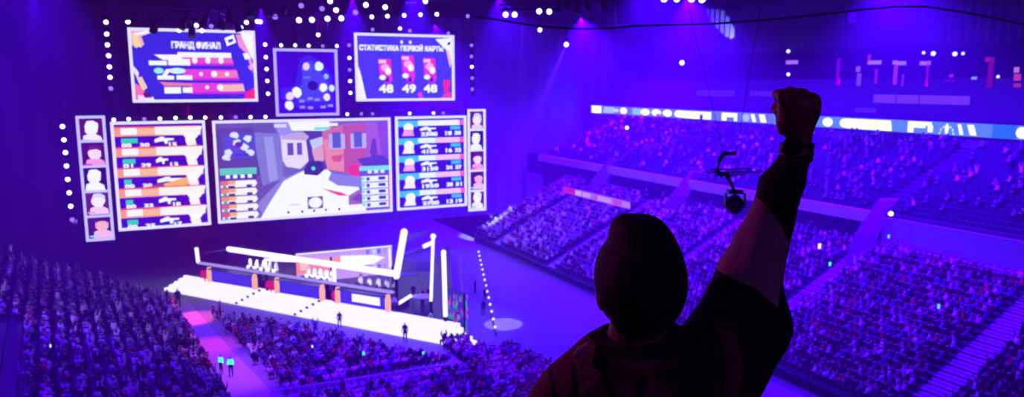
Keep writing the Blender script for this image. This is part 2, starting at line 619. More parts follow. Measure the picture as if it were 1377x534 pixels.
def art_game(p):
    p.rect(0, 0, 1, 1, '7060b0')
    p.poly([(0, 0), (.32, 0), (.36, .6), (.3, .8), (0, 1)], '6850a0')
    p.poly([(0, .05), (.2, .05), (.24, .55), (0, .6)], '5a4090')
    p.poly([(.2, .1), (.36, .12), (.36, .6), (.24, .66)], '8078c0')
    p.poly([(.26, .15), (.31, .15), (.33, .6), (.28, .62)], 'a098d8')
    p.poly([(.32, 0), (.66, 0), (.64, .3), (.36, .2)], '9890e0')
    p.poly([(.46, .1), (.64, .08), (.63, .5), (.5, .52)], '503890')
    # pale house
    p.poly([(.355, .14), (.48, .12), (.5, .2), (.51, .42), (.46, .5), (.38, .47), (.36, .4)], 'f0d8e8')
    p.poly([(.36, .14), (.48, .1), (.52, .16), (.5, .2), (.36, .18)], 'c8a0c8')
    p.rect(.39, .22, .425, .35, '6848a0')
    p.rect(.445, .22, .475, .35, '7050a8')
    # far yard
    p.poly([(.52, .2), (.6, .16), (.6, .3), (.54, .32)], 'c8c8f8')
    p.poly([(.53, .3), (.6, .24), (.6, .42), (.55, .46)], 'e0a0a8')
    # red house
    p.poly([(.595, .1), (.72, .04), (1, 0), (1, .6), (.8, .6), (.62, .52), (.6, .4)], 'd86880')
    p.poly([(.6, .2), (.72, .18), (.72, .55), (.62, .52)], 'f08888')
    p.poly([(.72, .05), (.86, .02), (.86, .6), (.72, .56)], 'c05080')
    p.poly([(.86, .02), (1, 0), (1, .6), (.86, .6)], 'a858b0')
    p.poly([(.93, .02), (1, 0), (1, .5), (.96, .48)], '8848b8')
    for x in (.645, .775):
        p.rect(x - .01, .14, x + .085, .3, 'c0b0e0')
        p.rect(x + .01, .12, x + .06, .29, '5858b0')
    p.poly([(.88, .35), (.9, .2), (.92, .2), (.93, .4), (.9, .42)], '6838a0')
    p.poly([(.64, .38), (.72, .36), (.7, .44), (.66, .44)], 'e05070')
    p.poly([(.74, .48), (.86, .5), (.86, .68), (.76, .62)], 'f03068')
    p.poly([(.8, .42), (.95, .38), (1, .44), (1, .5), (.84, .5)], '5038a0')
    # bright sandy street
    p.poly([(.36, .6), (.48, .52), (.62, .52), (.68, .62), (.8, .7), (.85, 1), (.22, 1)], 'fff6f4')
    p.poly([(.2, .85), (.36, .58), (.44, .55), (.36, .62), (.23, .96)], '9080c8')
    p.poly([(.64, .56), (.84, .62), (.86, .74), (.68, .7), (.62, .63)], '8880c8')
    p.poly([(.48, .5), (.52, .42), (.58, .42), (.6, .52), (.56, .58), (.48, .56)], '302868')
    p.blob(.535, .5, .012, .022, '40e0c0')
    # hand and red pointer
    p.poly([(.58, .72), (.7, .78), (.74, .82), (.68, .81)], 'f04060')
    p.poly([(.74, .82), (.8, .76), (.85, .78), (.85, .92), (.74, .92)], 'a06898')
    p.poly([(.75, .86), (.8, .8), (.84, .84), (.82, .9)], '784888')
    # top bar
    p.poly([(.4, 0), (.64, 0), (.64, .08), (.6, .1), (.42, .09)], W_)
    p.rect(.32, .02, .39, .055, 'e0d8ff')
    p.rect(.64, .02, .69, .05, 'fff0ff')
    p.rect(.55, .06, .64, .09, '70d8d0')
    # small map
    p.rect(.03, .1, .21, .36, '5048c0')
    for x, y in ((.1, .12), (.06, .3), (.18, .3), (.17, .16), (.11, .2), (.05, .35), (.15, .25)):
        p.blob(x, y, .022, .035, 'e8e0ff', wob=.3)
    p.blob(.12, .22, .022, .03, '602890')
    p.rect(.09, .31, .17, .34, '3838c8')
    # left list
    p.rect(.01, .46, .21, .53, '58c8a8')
    p.rect(.01, .53, .21, .58, '4838a0')
    for x in (.04, .08, .12, .16):
        p.rect(x, .53, x + .022, .565, W_)
    for k in range(5):
        y = .59 + k * .082
        p.poly([(.01, y), (.2, y), (.21, y + .035), (.195, y + .07), (.01, y + .07)], 'fff0e8')
        p.rect(.01, y, .05, y + .045, ['ff6868', 'ff8858', 'ff9040', 'e86080', 'f05070'][k])
        p.rect(.05, y, .09, y + .04, 'ffb048')
        p.rect(.02, y + .045, .04, y + .075, '40a890')
        p.rect(.05, y + .05, .085, y + .075, '402070')
        p.rect(.15, y + .045, .18, y + .07, '502878')
    # right list
    p.rect(.81, .5, .995, .55, '70e0c8')
    p.rect(.81, .55, .995, .6, '6050b8')
    for x in (.86, .9, .94):
        p.rect(x, .545, x + .025, .58, 'f0e8ff')
    for k in range(5):
        y = .61 + k * .072
        p.rect(.82, y, .995, y + .062, 'f4f4ff')
        p.rect(.85, y + .012, .87, y + .05, '4040a0')
        p.rect(.82, y + .01, .84, y + .04, '60d0d8')
        p.rect(.925, y + .01, .97, y + .045, '50288c')
        p.rect(.985, y, .995, y + .06, 'f04890')
    # centre badge
    p.rect(.49, .8, .58, .93, '604858')
    p.blob(.535, .865, .04, .06, W_)
    for x in (.37, .45, .52, .59, .67):
        p.rect(x, .94, x + .012, .965, '383058')
    p.rect(.385, .87, .44, .878, 'a8a0a8')

screen('led_screen', 'large upper left LED screen with pink result rows under a white title', 'screen', (171, 37), (347, 136.5), art_grand)
screen('led_screen', 'small near square LED screen showing a glowing blue map', 'screen', (367, 65), (456, 155), art_minimap, fcol='b8a0ff')
screen('led_screen', 'upper right LED screen with one title line over three pink figures', 'screen', (476, 44), (611, 135), art_stats_first)
screen('led_screen', 'narrow far left LED column of five stacked framed player portraits', 'screen', (101.5, 156), (154.5, 322), art_faces_left, fr=.3, fcol='c8b4ff', bars=(.2, .4, .6, .8))
screen('led_screen', 'LED scoreboard with five orange player rows left of the game screen', 'screen', (148, 164), (284, 302), art_team_left)
screen('led_screen', 'widest LED screen showing the game view of a sunny street', 'screen', (285, 162.5), (527.5, 284), art_game)
screen('led_screen', 'LED scoreboard with five cyan and pink player rows right of the game screen', 'screen', (531, 157), (627.5, 276.5), art_team_right)
screen('led_screen', 'narrow far right LED column of five stacked player portraits', 'screen', (628.5, 147), (653, 282.5), art_faces_right, fr=.3, bars=(.2, .4, .6, .8))
# ------------------------------------------------------------------ trusses
def truss_mb(p0, p1, w=0.7, h=0.7, r=0.06, bay=1.2):
    m = MB()
    p0, p1 = Vector(p0), Vector(p1)
    x, y, d = basis(p1 - p0)
    L = (p1 - p0).length
    cs = [x * (w / 2 * i) + y * (h / 2 * j) for i, j in ((-1, -1), (1, -1), (1, 1), (-1, 1))]
    for c in cs:
        m.tube(p0 + c, p1 + c, r, n=5)
    n = max(1, round(L / bay))
    for k in range(n):
        a, b = p0 + d * (L * k / n), p0 + d * (L * (k + 1) / n)
        for q in range(4):
            m.tube(a + cs[q], b + cs[(q + 1) % 4], r * .6, n=4, cap=False)
        for q in range(4):
            m.tube(a + cs[q], a + cs[(q + 1) % 4], r * .6, n=4, cap=False)
    return m

def truss(label, p0, p1, group=None, hang=2, **k):
    c = (Vector(p0) + Vector(p1)) / 2
    root = thing('lighting_truss', label, 'truss', c, group)
    truss_mb(p0, p1, **k).build('lattice', M_black, root)
    for i in range(hang):
        f = (i + .5) / hang
        p = Vector(p0).lerp(Vector(p1), f)
        m = MB()
        m.tube(p, Vector((p.x, p.y, 36)), 0.035, n=5)
        m.build('hanging_cable', M_black, root)
    return root

# ------------------------------------------------------------------ lamps: base, yoke, head with lens; hanging head down
M_lens = glow('lamp_lens', 'dcd0ff', 5.0, light=False)
M_lens_dim = glow('lamp_lens_dim', '9a70ff', 1.6, light=False)
M_lens_cyan = glow('lamp_lens_cyan', '50e8ff', 2.0, light=False)
def make_lamp(kind):
    root = thing('stage_lamp', 'x', 'stage lamp')
    m = MB()
    m.box((0, 0, .62), .42, .34, .16)
    m.build('lamp_base', M_black, root)
    m = MB()
    for s in (-1, 1):
        m.box((s * .25, 0, .28), .05, .14, .56)
    m.box((0, 0, .53), .5, .14, .05)
    m.build('yoke', M_black, root)
    m = MB()
    m.loft([((0, .3, 0), (.1, 0, 0), (0, 0, .1)), ((0, .24, 0), (.19, 0, 0), (0, 0, .19)), ((0, -.1, 0), (.21, 0, 0), (0, 0, .21)), ((0, -.28, 0), (.3, 0, 0), (0, 0, .3))], 12)
    hd = m.build('lamp_head', M_black, root)
    m = MB()
    m.loft([((0, -.27, 0), (.27, 0, 0), (0, 0, .27)), ((0, -.33, 0), (.24, 0, 0), (0, 0, .24)), ((0, -.36, 0), (.1, 0, 0), (0, 0, .1))], 12)
    m.build('lens', {'b': M_lens, 'd': M_lens_dim, 'c': M_lens_cyan}[kind], hd)
    return root
PROTO = {}
def put_lamp(kind, loc, label, group=None, scale=1.0):
    rz = math.atan2(loc[0], -loc[1]) + PI       # lens towards the audience
    rz = -math.atan2(loc[0], loc[1])
    if kind not in PROTO:
        PROTO[kind] = r = make_lamp(kind)
        r.location = loc
        r.rotation_euler = (0, 0, rz)
        r['label'] = label
        if group:
            r['group'] = group
    else:
        r = dup(PROTO[kind], loc, (0, 0, rz), label)
        if group:
            r['group'] = group
        elif 'group' in r:
            del r['group']
    r.scale = (scale * .88,) * 3
    return r

NTH = ['first', 'second', 'third', 'fourth', 'fifth', 'sixth', 'seventh', 'eighth', 'ninth', 'tenth', 'eleventh', 'twelfth', 'thirteenth', 'fourteenth', 'fifteenth']
def lamp_row(pxs, fn, what, group, end, dim=(), scale=1.0):
    n = len(pxs)
    for k, (x, y) in enumerate(pxs):
        lab = '%s lamp from %s in %s' % (NTH[k], end, what)
        put_lamp('d' if k in dim else 'b', fn(x, y), lab, group, scale)

def scr_front(x, y):
    return on_scr(x, y, -0.6)

# columns and rows of lamps around the screens, each row carried by its own truss
def scr_truss(label, a, b, off=0.35, **k):
    return truss(label, on_scr(a[0], a[1], off), on_scr(b[0], b[1], off), w=.45, h=.45, r=.05, **k)
col = [(142.5, 30), (143.5, 46), (144.5, 60.5), (146, 75), (147, 90), (148, 104), (149, 119)]
lamp_row(col, scr_front, 'the upright column left of the upper left screen', 'lamps left of the upper left screen', 'top', dim=(6,), scale=1.1)
scr_truss('upright truss left of the upper left LED screen', (142, 20), (150, 128), hang=1)
col = [(84, 170), (86, 188), (88, 205), (89.5, 223), (91, 241), (93, 259), (95, 277), (97, 295)]
lamp_row(col, scr_front, 'the upright column left of the portrait screen', 'lamps left of the portrait screen', 'top', dim=(7,), scale=1.1)
scr_truss('upright truss left of the left portrait screen', (83, 160), (99, 308), hang=1)
col = [(356.5, 60), (357.5, 77), (358.5, 93), (359.5, 109), (360.5, 126)]
lamp_row(col, scr_front, 'the column between the upper left screen and the map screen', 'lamps left of the map screen', 'top', scale=1.0)
scr_truss('short upright truss between the upper left and map screens', (357, 54), (361, 130), hang=1)
col = [(469.5, 61), (470, 78), (470.3, 94), (470.8, 109), (471.2, 125)]
lamp_row(col, scr_front, 'the column between the map screen and upper right screen', 'lamps right of the map screen', 'top', dim=(0, 2), scale=1.0)
scr_truss('short upright truss between the map and upper right screens', (469.5, 54), (472, 130), hang=1)
col = [(634, 61), (634, 76), (634.5, 90), (635, 105), (635, 120)]
lamp_row(col, scr_front, 'the faint column right of the upper right screen', 'lamps right of the upper right screen', 'top', dim=(0, 1, 3, 4), scale=1.0)
scr_truss('upright truss right of the upper right LED screen', (634, 50), (636, 130), hang=1)
row = [(378, 61), (397, 61), (415, 61.5), (434, 62), (453, 62)]
lamp_row(row, scr_front, 'the row along the top of the map screen', 'lamps above the map screen', 'left', dim=(3,), scale=.9)
scr_truss('short level truss along the top of the map screen', (372, 62), (458, 63), hang=2)
row = [(153, 161), (173, 160), (194, 160), (215, 159.5), (236, 158.5), (256, 158), (276, 158), (297, 158), (317, 157.5), (337, 157.5), (357, 157)]
lamp_row(row, scr_front, 'the row above the left scoreboard and game screen', 'lamps above the lower screens', 'left', dim=(2, 8), scale=.95)
scr_truss('long level truss above the left scoreboard and game screen', (150, 160), (362, 157), hang=3)
row = [(467, 153.5), (486, 153), (501, 153), (551, 152.5), (583, 152), (596, 152)]
lamp_row(row, scr_front, 'the row under the upper right screen', 'lamps under the upper right screen', 'left', dim=(1, 2, 5), scale=.9)
scr_truss('level truss under the upper right LED screen', (462, 153), (620, 151.5), hang=2)

# main front rig: level truss seven metres before the screens
def rig(x, y):
    return on_scr(x, y, -9.0)
row = [(500, 23), (521, 22), (543.5, 21), (565.5, 20), (587.5, 19.5), (629, 22)]
lamp_row(row, rig, 'the straight high row above the upper right screen', 'lamps high above the upper right screen', 'left', dim=(5,), scale=1.05)
truss('high level truss above the upper right LED screen', rig(492, 15), rig(640, 12), hang=3, w=.6, h=.6)
row = [(172, 29.5), (241, 41), (259, 42), (271.5, 41.5), (264, 34.5), (284, 35.5), (324, 37.5), (331.5, 30.5), (346, 29), (350, 29.5)]
lamp_row(row, rig, 'the uneven row over the upper left screen', 'lamps over the upper left screen', 'left', dim=(5,), scale=1.05)
truss('high level truss with hanging fixtures over the upper left screen', rig(165, 22), rig(372, 17), hang=4, w=.9, h=.9)
row = [(370, 23), (402, 27.5), (419.5, 27), (440.5, 25.5), (459, 25)]
lamp_row(row, rig, 'the bright row above the map screen', 'lamps above and before the map screen', 'left', dim=(0,), scale=1.35)
truss('high level truss above the map LED screen', rig(366, 17), rig(474, 14), hang=2, w=.7, h=.7)
row = [(405, 8), (433, 12), (444, 2), (452, 14), (478, 17), (492, 7), (518, 10), (572, 2)]
lamp_row(row, lambda x, y: on_scr(x, y, -16.0), 'the nearer high cluster above the map screen', 'nearer lamps at the top of the picture', 'left', dim=(0, 1, 4), scale=1.2)
truss('short high truss nearest the viewer above the map screen', on_scr(398, -3, -16), on_scr(500, -6, -16), hang=2, w=.6, h=.6)
truss('short high truss nearest the viewer above the upper right screen', on_scr(505, -4, -16), on_scr(585, -7, -16), hang=2, w=.6, h=.6)
put_lamp('b', rig(428, 47), 'single lamp on a thin drop pole just above the map screen')
m = MB()
m.tube(rig(428, 48), rig(427, 14), .06, n=6)
tag(m.build('drop_pole', M_grey, origin=rig(428, 30)), 'thin drop pole holding a single lamp above the map screen', 'pole')
m.v = []
put_lamp('b', scr_front(538, 38.5), 'single bright lamp just above the upper right screen edge')
for k, (x, y) in enumerate([(501, 40), (551, 41.5), (603, 45)]):
    put_lamp('d', scr_front(x, y), ['left', 'middle', 'right'][k] + ' one of three faint lamps on top of the upper right screen', 'faint lamps on the upper right screen')
# idle dark fixtures that hang below the rig over the upper left screen
def make_par():
    root = thing('par_can', 'x', 'stage light')
    m = MB()
    m.loft([((0, 0, -.55), (.3, 0, 0), (0, .3, 0)), ((0, 0, -.1), (.27, 0, 0), (0, .27, 0)), ((0, 0, .25), (.16, 0, 0), (0, .16, 0)), ((0, 0, .3), (.06, 0, 0), (0, .06, 0))], 12)
    m.build('can', M_black, root)
    m = MB()
    for s in (-1, 1):
        m.box((s * .34, 0, .25), .05, .1, .8)
    m.box((0, 0, .65), .73, .1, .05)
    m.tube((0, 0, .65), (0, 0, 1.0), .05, n=6)
    m.build('yoke', M_black, root)
    return root
par = None
xs = [208, 246, 258, 277, 298, 309, 318, 336, 362, 384]
for k, x in enumerate(xs):
    loc = on_scr(x, [34, 30, 40, 24, 30, 19, 33, 15, 12, 9][k], -10)
    lab = 'unlit dark can light, %s from the left over the upper left screen' % NTH[k]
    if par is None:
        par = make_par(); par.location = loc; par['label'] = lab; par['group'] = 'unlit can lights over the upper left screen'
        r = par
    else:
        r = dup(par, loc, None, lab)
    r.rotation_euler = (random.uniform(-.5, .5), random.uniform(-.4, .4), random.uniform(0, 3))
    r.scale = (1.5,) * 3

# lamps in the middle of the hall
def mid(x, y, d=85):
    return on_y(x, y, d)
for k, (x, y) in enumerate([(680, 20), (692, 20), (725, 15.5), (738.5, 16)]):
    put_lamp('b', mid(x, y), '%s of four bright twin set lamps left of the hanging speaker' % NTH[k], 'twin lamps left of the hanging speaker', 1.25)
truss('level truss carrying the twin lamps left of the hanging speaker', mid(672, 10), mid(750, 7), w=.6, h=.6)
put_lamp('b', mid(726, 40.5), 'single lamp below the long sagging cable, under the twin lamps')
m = MB(); m.tube(mid(726, 40), mid(726, 8), .05, n=6)
tag(m.build('drop_pole', M_grey, origin=mid(726, 30)), 'thin drop pole under the twin lamps left of the hanging speaker', 'pole')
for k, (x, y) in enumerate([(893, -1), (910, -1), (930, -1), (944, 0)]):
    put_lamp('b', mid(x, y, 75), '%s of four bright lamps at the top edge right of the hanging speaker' % NTH[k], 'lamps at the top edge right of the speaker', 1.3)
truss('level truss at the top edge right of the hanging speaker', mid(880, -9, 75), mid(960, -9, 75), w=.5, h=.5)
put_lamp('b', mid(761.5, 60, 100), 'spotlight throwing a wide pale beam down to the left', None, 1.3)
m = MB(); m.tube(mid(761.5, 55, 100), Vector((mid(761.5, 60, 100).x, 100, 36)), .06, n=6)
tag(m.build('drop_pole', M_grey, origin=mid(761, 50, 100)), 'drop pole carrying the spotlight with the wide pale beam', 'pole')
put_lamp('b', mid(843, 171.5, 100), 'low spotlight with a faint beam in front of the upper seats', None, 1.0)
put_lamp('b', mid(917, 84.5, 100), 'lone round lamp high in the blue haze left of the raised fist', None, 1.3)
for (x, y, d) in ((843, 171.5, 100), (917, 84.5, 100)):
    m = MB(); m.tube(mid(x, y - 5, d), Vector((mid(x, y, d).x, d, 36)), .025, n=6)
    o = m.build('suspension_wire', M_grey, origin=mid(x, y - 10, d))
    tag(o, 'thin wire holding the low spotlight before the upper seats' if x < 900 else 'thin wire holding the lone lamp left of the raised fist', 'wire')

# hanging line array speakers
def line_array(label, loc, n=6, w=1.5, h=.5, tilt=.04):
    root = thing('hanging_speaker', label, 'speaker', loc)
    z = 0
    yy = 0
    for k in range(n):
        m = MB()
        m.loft([(Vector((0, yy - .45, -z)), Vector((w / 2, 0, 0)), Vector((0, 0, h * .46))), (Vector((0, yy + .45, -z)), Vector((w * .42, 0, 0)), Vector((0, 0, h * .34)))], 4)
        mm = MB()
        mm.box((0, yy, -z), w, .8, h * .92)
        mm.v = [tuple(Vector(q) + Vector(loc)) for q in mm.v]
        c = mm.build('speaker_cabinet', M_black, root)
        g = MB()
        g.box(Vector(loc) + Vector((0, yy - .42, -z)), w * .9, .04, h * .7)
        g.build('grille', M_black, c)
        z += h
        yy -= tilt * k
    m = MB()
    m.box(Vector(loc) + Vector((0, 0, h * .75)), w * .9, .6, .12)
    for s in (-1, 1):
        m.tube(Vector(loc) + Vector((s * w * .35, 0, h * .75)), Vector((loc[0] + s * w * .35, loc[1], 36)), .04, n=5)
    m.build('rigging_frame', M_black, root)
    return root
line_array('dark hanging speaker column at the top edge right of centre', mid(838, -12, 75), n=7, w=1.4, h=.5)
line_array('dark hanging speaker column above the upper right LED screen', mid(552, -16, 75), n=4, w=1.1, h=.4)
for k, (x, y) in enumerate([(1143, 22), (1182, 24), (1194, 22), (1207, 22)]):
    line_array('small dark hanging speaker, %s from the left before the ribbed wall' % NTH[k], mid(x, y, 72), n=[2, 2, 3, 3][k], w=.75, h=.4)

# dark unlit fixtures along the truss above the haze, between the twin lamps and the speaker
for k, (x, y) in enumerate([(752, 6), (764, 3), (776, 8), (790, 5), (812, 4), (866, 3), (876, 2)]):
    r = dup(par, mid(x, y, 75), (random.uniform(-.4, .4), .2, k), 'unlit dark can light, %s from the left along the top edge by the speaker' % NTH[k], 'unlit can lights along the top edge')
    r.scale = (1.4,) * 3
truss('long dark truss above the top edge by the hanging speaker', mid(745, -2, 75), mid(885, -4, 75), w=.6, h=.6)

# the long sagging cable close to the viewer
cp = [(640, 22), (690, 30), (730, 36), (780, 39), (820, 38), (850, 35), (960, 32), (1040, 26), (1100, 20), (1160, 13), (1205, 9), (1245, 9), (1300, 17), (1340, 25), (1377, 33), (1440, 48)]
pts = [on_y(x, y, 34) for x, y in cp]
m = MB(); m.path(pts, .045, 8)
tag(m.build('sagging_cable', M_black, smooth=True, origin=pts[7]), 'long dark cable sagging across the top right of the hall', 'cable')

# hanging camera
cam_p = on_y(988, 275, 26)
root = thing('hanging_camera', 'dark remote camera ball hanging beside the raised arm', 'camera', cam_p)
def CP(x, y, d=0):
    return on_y(x, y, 26 + d)
m = MB(); m.ball(cam_p, .3, .3, .36, 16, 10)
b_ = m.build('camera_ball', M_black, root, smooth=True)
m = MB(); m.loft([(cam_p + Vector((0, -.2, .04)), (.2, 0, 0), (0, 0, .2)), (cam_p + Vector((0, -.36, .04)), (.19, 0, 0), (0, 0, .19))], 14)
m.build('lens_tube', M_grey, b_, smooth=True)
m = MB()
m.box(CP(988, 258), .5, .4, .12)
m.tube(CP(988, 258), CP(980, 240), .06, n=8); m.tube(CP(980, 240), CP(976, 232), .09, n=8)
m.path([CP(976, 232), CP(970, 236), CP(964, 230), CP(968, 215), CP(973, 207), CP(990, 206)], .08, 8)
m.build('gimbal_arm', M_black, root)
m = MB()
m.v = []; m.f = []; m.m = []
for s in (-1, 1):
    m = MB(); m.box(cam_p + Vector((s * .33, 0, .15)), .05, .2, .5)
    m.build('side_bracket', M_black, root)
m = MB()
for y, x0, x1 in ((228, 955, 1010), (232, 950, 1030), (236, 960, 1000)):
    m = MB(); m.tube(CP(x0, y), CP(x1, y - 1), .03, n=5)
    m.build('stabiliser_bar', M_grey, root)
m = MB()
m.tube(CP(973, 207), Vector((CP(973, 207).x - 3, 30, 36)), .012, n=5)
m.tube(CP(990, 206), Vector((CP(990, 206).x + 3, 30, 36)), .012, n=5)
m.build('suspension_wire', M_black, root)
# ------------------------------------------------------------------ the stage
Z = Vector((0, 0, 1))
F0 = on_z(221, 391, 0); F1 = on_z(629, 470, 0)
TD = (F1 - F0).normalized(); TL = (F1 - F0).length
TB = Vector((-TD.y, TD.x, 0))
if TB.y < 0:
    TB = -TB
def T(t, b, z=0.0):
    return F0 + TD * t + TB * b + Z * z
DECK = 1.75
M_step = glow('lit_white_step', 'fff4ff', 1.25)
M_stepdark = mat('stage_edge_black', '101014', .6)
M_deck = mat('stage_deck', '24242c', .35, vary=.2, scale=.6)
stage = thing('stage', 'wide dark stage with glowing white stepped front below the screens', 'stage', T(TL / 2, 6))
m = MB()
back = [T(TL - 2.4, 1.6), on_z(602, 350, 0) + Vector((0, 3, 0)), T(24, 20), T(2.2, 16), T(2.2, 1.6)]
m.poly([p + Z * DECK for p in back])
for i in range(5):
    a, b = back[i], back[(i + 1) % 5]
    m.quad(a, b, b + Z * DECK, a + Z * DECK)
m.build('deck', M_deck, stage)
NS = 5
for k in range(NS):
    m = MB()
    t0, t1 = .45 * k, TL - .45 * k
    b0 = .32 * k
    z0, z1 = DECK * k / NS, DECK * (k + 1) / NS
    m.box(T((t0 + t1) / 2, (b0 + 1.62) / 2, (z0 + z1) / 2), t1 - t0, 1.62 - b0, (z1 - z0), TD, TB, Z)
    m.build('lit_step', M_step, stage)
# two dotted diagonal stair markings
for (x, y) in ((335, 393), (415, 408)):
    q = on_z(x, y, DECK)
    t = (q - F0).dot(TD)
    for k in range(NS):
        m = MB()
        m.box(T(t - .55 * (NS - 1 - k) , .32 * k - .03, DECK * (k + .55) / NS), .34, .08, .22, TD, TB, Z)
        m.build('step_marker', M_stepdark, stage)

# front desks: two team desks and a title desk, with LED front panels and gold end posts
M_deskled = glow('desk_led_violet', '4a34e0', 1.0)
M_topstrip = glow('desk_top_strip', 'b49cf0', 1.0)
M_gold = glow('gold_banner', 'ffb088', 1.2)
M_redp = glow('red_banner', 'e01860', 1.0)
M_white = glow('white_tube', 'fff2ff', 1.5)
M_lilac = mat('lilac_canopy', '8c78c8', .7, vary=.2)
D0 = on_z(272, 377, DECK); D1 = on_z(530, 420, DECK)
DD = (D1 - D0).normalized(); DB = Vector((-DD.y, DD.x, 0)); DL = (D1 - D0).length
if DB.y < 0: DB = -DB
def Dk(x, b=0.0, z=0.0):
    """x is a picture column along the desk front, at its true place on the stage"""
    d = ray(x, 390)
    # intersection of the vertical plane of the desk with that column
    h = Vector((d.x, d.y, 0))
    n = DB
    t = D0.dot(n) / h.dot(n)
    p = h * t
    p.z = DECK + z
    return p + DB * b
HD = 1.55
for k, (xa, xb, lab) in enumerate([(284, 344, 'left team desk with a plain violet front between gold posts'), (374, 434, 'middle team desk with a plain violet front between gold posts'), (455, 522, 'right desk with a white panel on its violet front')]):
    a, b = Dk(xa), Dk(xb)
    c = (a + b) / 2
    w = (b - a).length
    root = thing('team_desk', lab, 'desk', c, 'desks along the stage front')
    m = MB()
    m.box(c + DB * .5 + Z * (HD / 2), w, 1.0, HD - .1, DD, DB, Z)
    m.build('desk_body', M_black, root)
    m = MB()
    m.box(c - DB * .03 + Z * (HD * .5), w - .5, .08, HD - .2, DD, DB, Z)
    pn = m.build('front_panel', M_deskled, root)
    if k == 2:
        p0, p1 = Dk(474), Dk(511)
        m = MB()
        cc = (p0 + p1) / 2
        m.box(cc - DB * .1 + Z * (HD * .55), (p1 - p0).length, .05, .8, DD, DB, Z)
        m.build('white_panel', glow('desk_white_panel', 'fff4ff', 1.3), pn)
    for s, q in ((-1, a), (1, b)):
        m = MB()
        m.loft([(q - DB * .1 + Z * .05, DD * .27, DB * .3), (q - DB * .1 + Z * (HD * .7), DD * .3, DB * .3), (q - DB * .1 + Z * (HD + .15), DD * .2, DB * .25)], 8)
        m.build('end_post', M_gold, root)
    m = MB()
    m.box(c + DB * .3 + Z * (HD + .0), w, 1.3, .12, DD, DB, Z)
    m.build('desk_top', M_grey, root)
    # monitors on the desk
    nm = 5 if k < 2 else 4
    for i in range(nm):
        f = (i + .5) / nm
        q = a.lerp(b, f) + DB * .5 + Z * (HD + .06)
        o = MB()
        o.box(q + Z * .32, .62, .05, .38, DD, DB, Z)
        o.tube(q, q + Z * .2, .03, n=6)
        o.box(q + Z * .01, .26, .2, .02, DD, DB, Z)
        o.box(q + Z * .32 + DB * .03, .56, .01, .32, DD, DB, Z, mi=1)
        tag(o.build('monitor', [M_black, glow('monitor_screen', '6878ff', .8)], origin=q), '%s monitor from the left on the %s desk' % (NTH[i], ['left team', 'middle team', 'white panelled right'][k]), 'monitor', 'monitors on the stage desks')
for k, (xa, xb) in enumerate([(272, 282), (446, 455), (358, 372)]):
    a, b = Dk(xa, -.05), Dk(xb, -.05)
    c = (a + b) / 2
    m = MB()
    w = (b - a).length
    m.loft([(c + Z * .35, DD * (w * .5), DB * .2), (c + Z * .8, DD * (w * .55), DB * .25), (c + Z * 1.15, DD * (w * .4), DB * .2)], 8)
    m.tube(c, c + Z * .4, .08, n=6)
    tag(m.build('podium_lamp', M_redp, origin=c), ['red glowing lamp at the left end of the stage desks', 'red glowing lamp before the white panelled right desk', 'red glowing lamp between the left and middle desks'][k], 'lamp')

# long lilac light rail above the desks, with an upright at its left end
m = MB()
r0, r1 = Dk(268, .1, HD + .42), Dk(527, .1, HD + .42)
rail = thing('light_rail', 'long lilac light rail over the desks with a white left upright', 'light rail', (r0 + r1) / 2)
m.box((r0 + r1) / 2, (r1 - r0).length, .2, .28, DD, DB, Z)
m.build('rail_bar', M_topstrip, rail)
m = MB(); m.tube(r0, r0 + Z * 1.75 - DD * .15, .22, n=8); m.build('left_upright', M_white, rail)
for x in (268, 344, 374, 434, 455, 527):
    m = MB(); q = Dk(x, .1, HD + .3); m.tube(Dk(x, .35, 0), Dk(x, .15, HD + .3), .05, n=6); m.build('support', M_grey, rail)

# white angular light tubes between the desks
def tube_thing(name, label, pts, r=.22, mt=None, foot=True):
    m = MB()
    c = Vector(pts[0])
    root = thing(name, label, 'light tube', c)
    for i in range(len(pts) - 1):
        m.tube(pts[i], pts[i + 1], r, n=8)
    for p in pts:
        m.ball(p, r * 1.05, n=8, k=5)
    m.build('tube', mt or M_white, root)
    if foot:
        m = MB(); q = min(pts, key=lambda p: p[2]); m.box((q[0], q[1], (DECK + q[2]) / 2), .3, .3, max(.1, q[2] - DECK)); m.build('foot', M_black, root)
    return root
tube_thing('light_tube', 'white bent light tube standing over the middle team desk', [Dk(357, .3, HD + .45), Dk(356, .3, HD + 1.85), Dk(395, .3, HD + 2.15)], .15)
tube_thing('light_tube', 'short white upright light tube beside the white panelled desk', [Dk(447.5, .3, HD + .4), Dk(447.5, .3, HD + 2.2)], .2)
# the long white roof tube
rt0 = on_y(308, 335, 84.0); rt1 = on_y(530, 368, 71.0)
roof = thing('stage_canopy', 'long white roof tube with lilac canopy panels over the stage', 'canopy', (rt0 + rt1) / 2)
m = MB(); m.tube(rt0, rt1, .3, .32, n=10); m.ball(rt0, .32, n=8, k=5); m.ball(rt1, .33, n=8, k=5)
m.build('roof_tube', M_white, roof)
m = MB()
bk = TB * 5
for (p, q, dz) in ((rt0, rt1, .0),):
    pts = [p - Z * .35, q - Z * .35, q + bk * .8 - Z * 1.1, p + bk * .6 - Z * 1.0]
    m.poly(pts); m.poly([x + Z * .12 for x in pts][::-1])
    for i in range(4):
        m.quad(pts[i], pts[(i + 1) % 4], pts[(i + 1) % 4] + Z * .12, pts[i] + Z * .12)
m.build('canopy_panel', M_lilac, roof)
m = MB()
e0 = on_y(270, 342, 86.5); e1 = on_y(300, 337, 88)
m.poly([e0, rt0 - Z * .2, rt0 + TB * 3 - Z * .1, e1]); m.poly([x + Z * .1 for x in (e1, rt0 + TB * 3 - Z * .1, rt0 - Z * .2, e0)])
m.build('left_wing', M_lilac, roof)
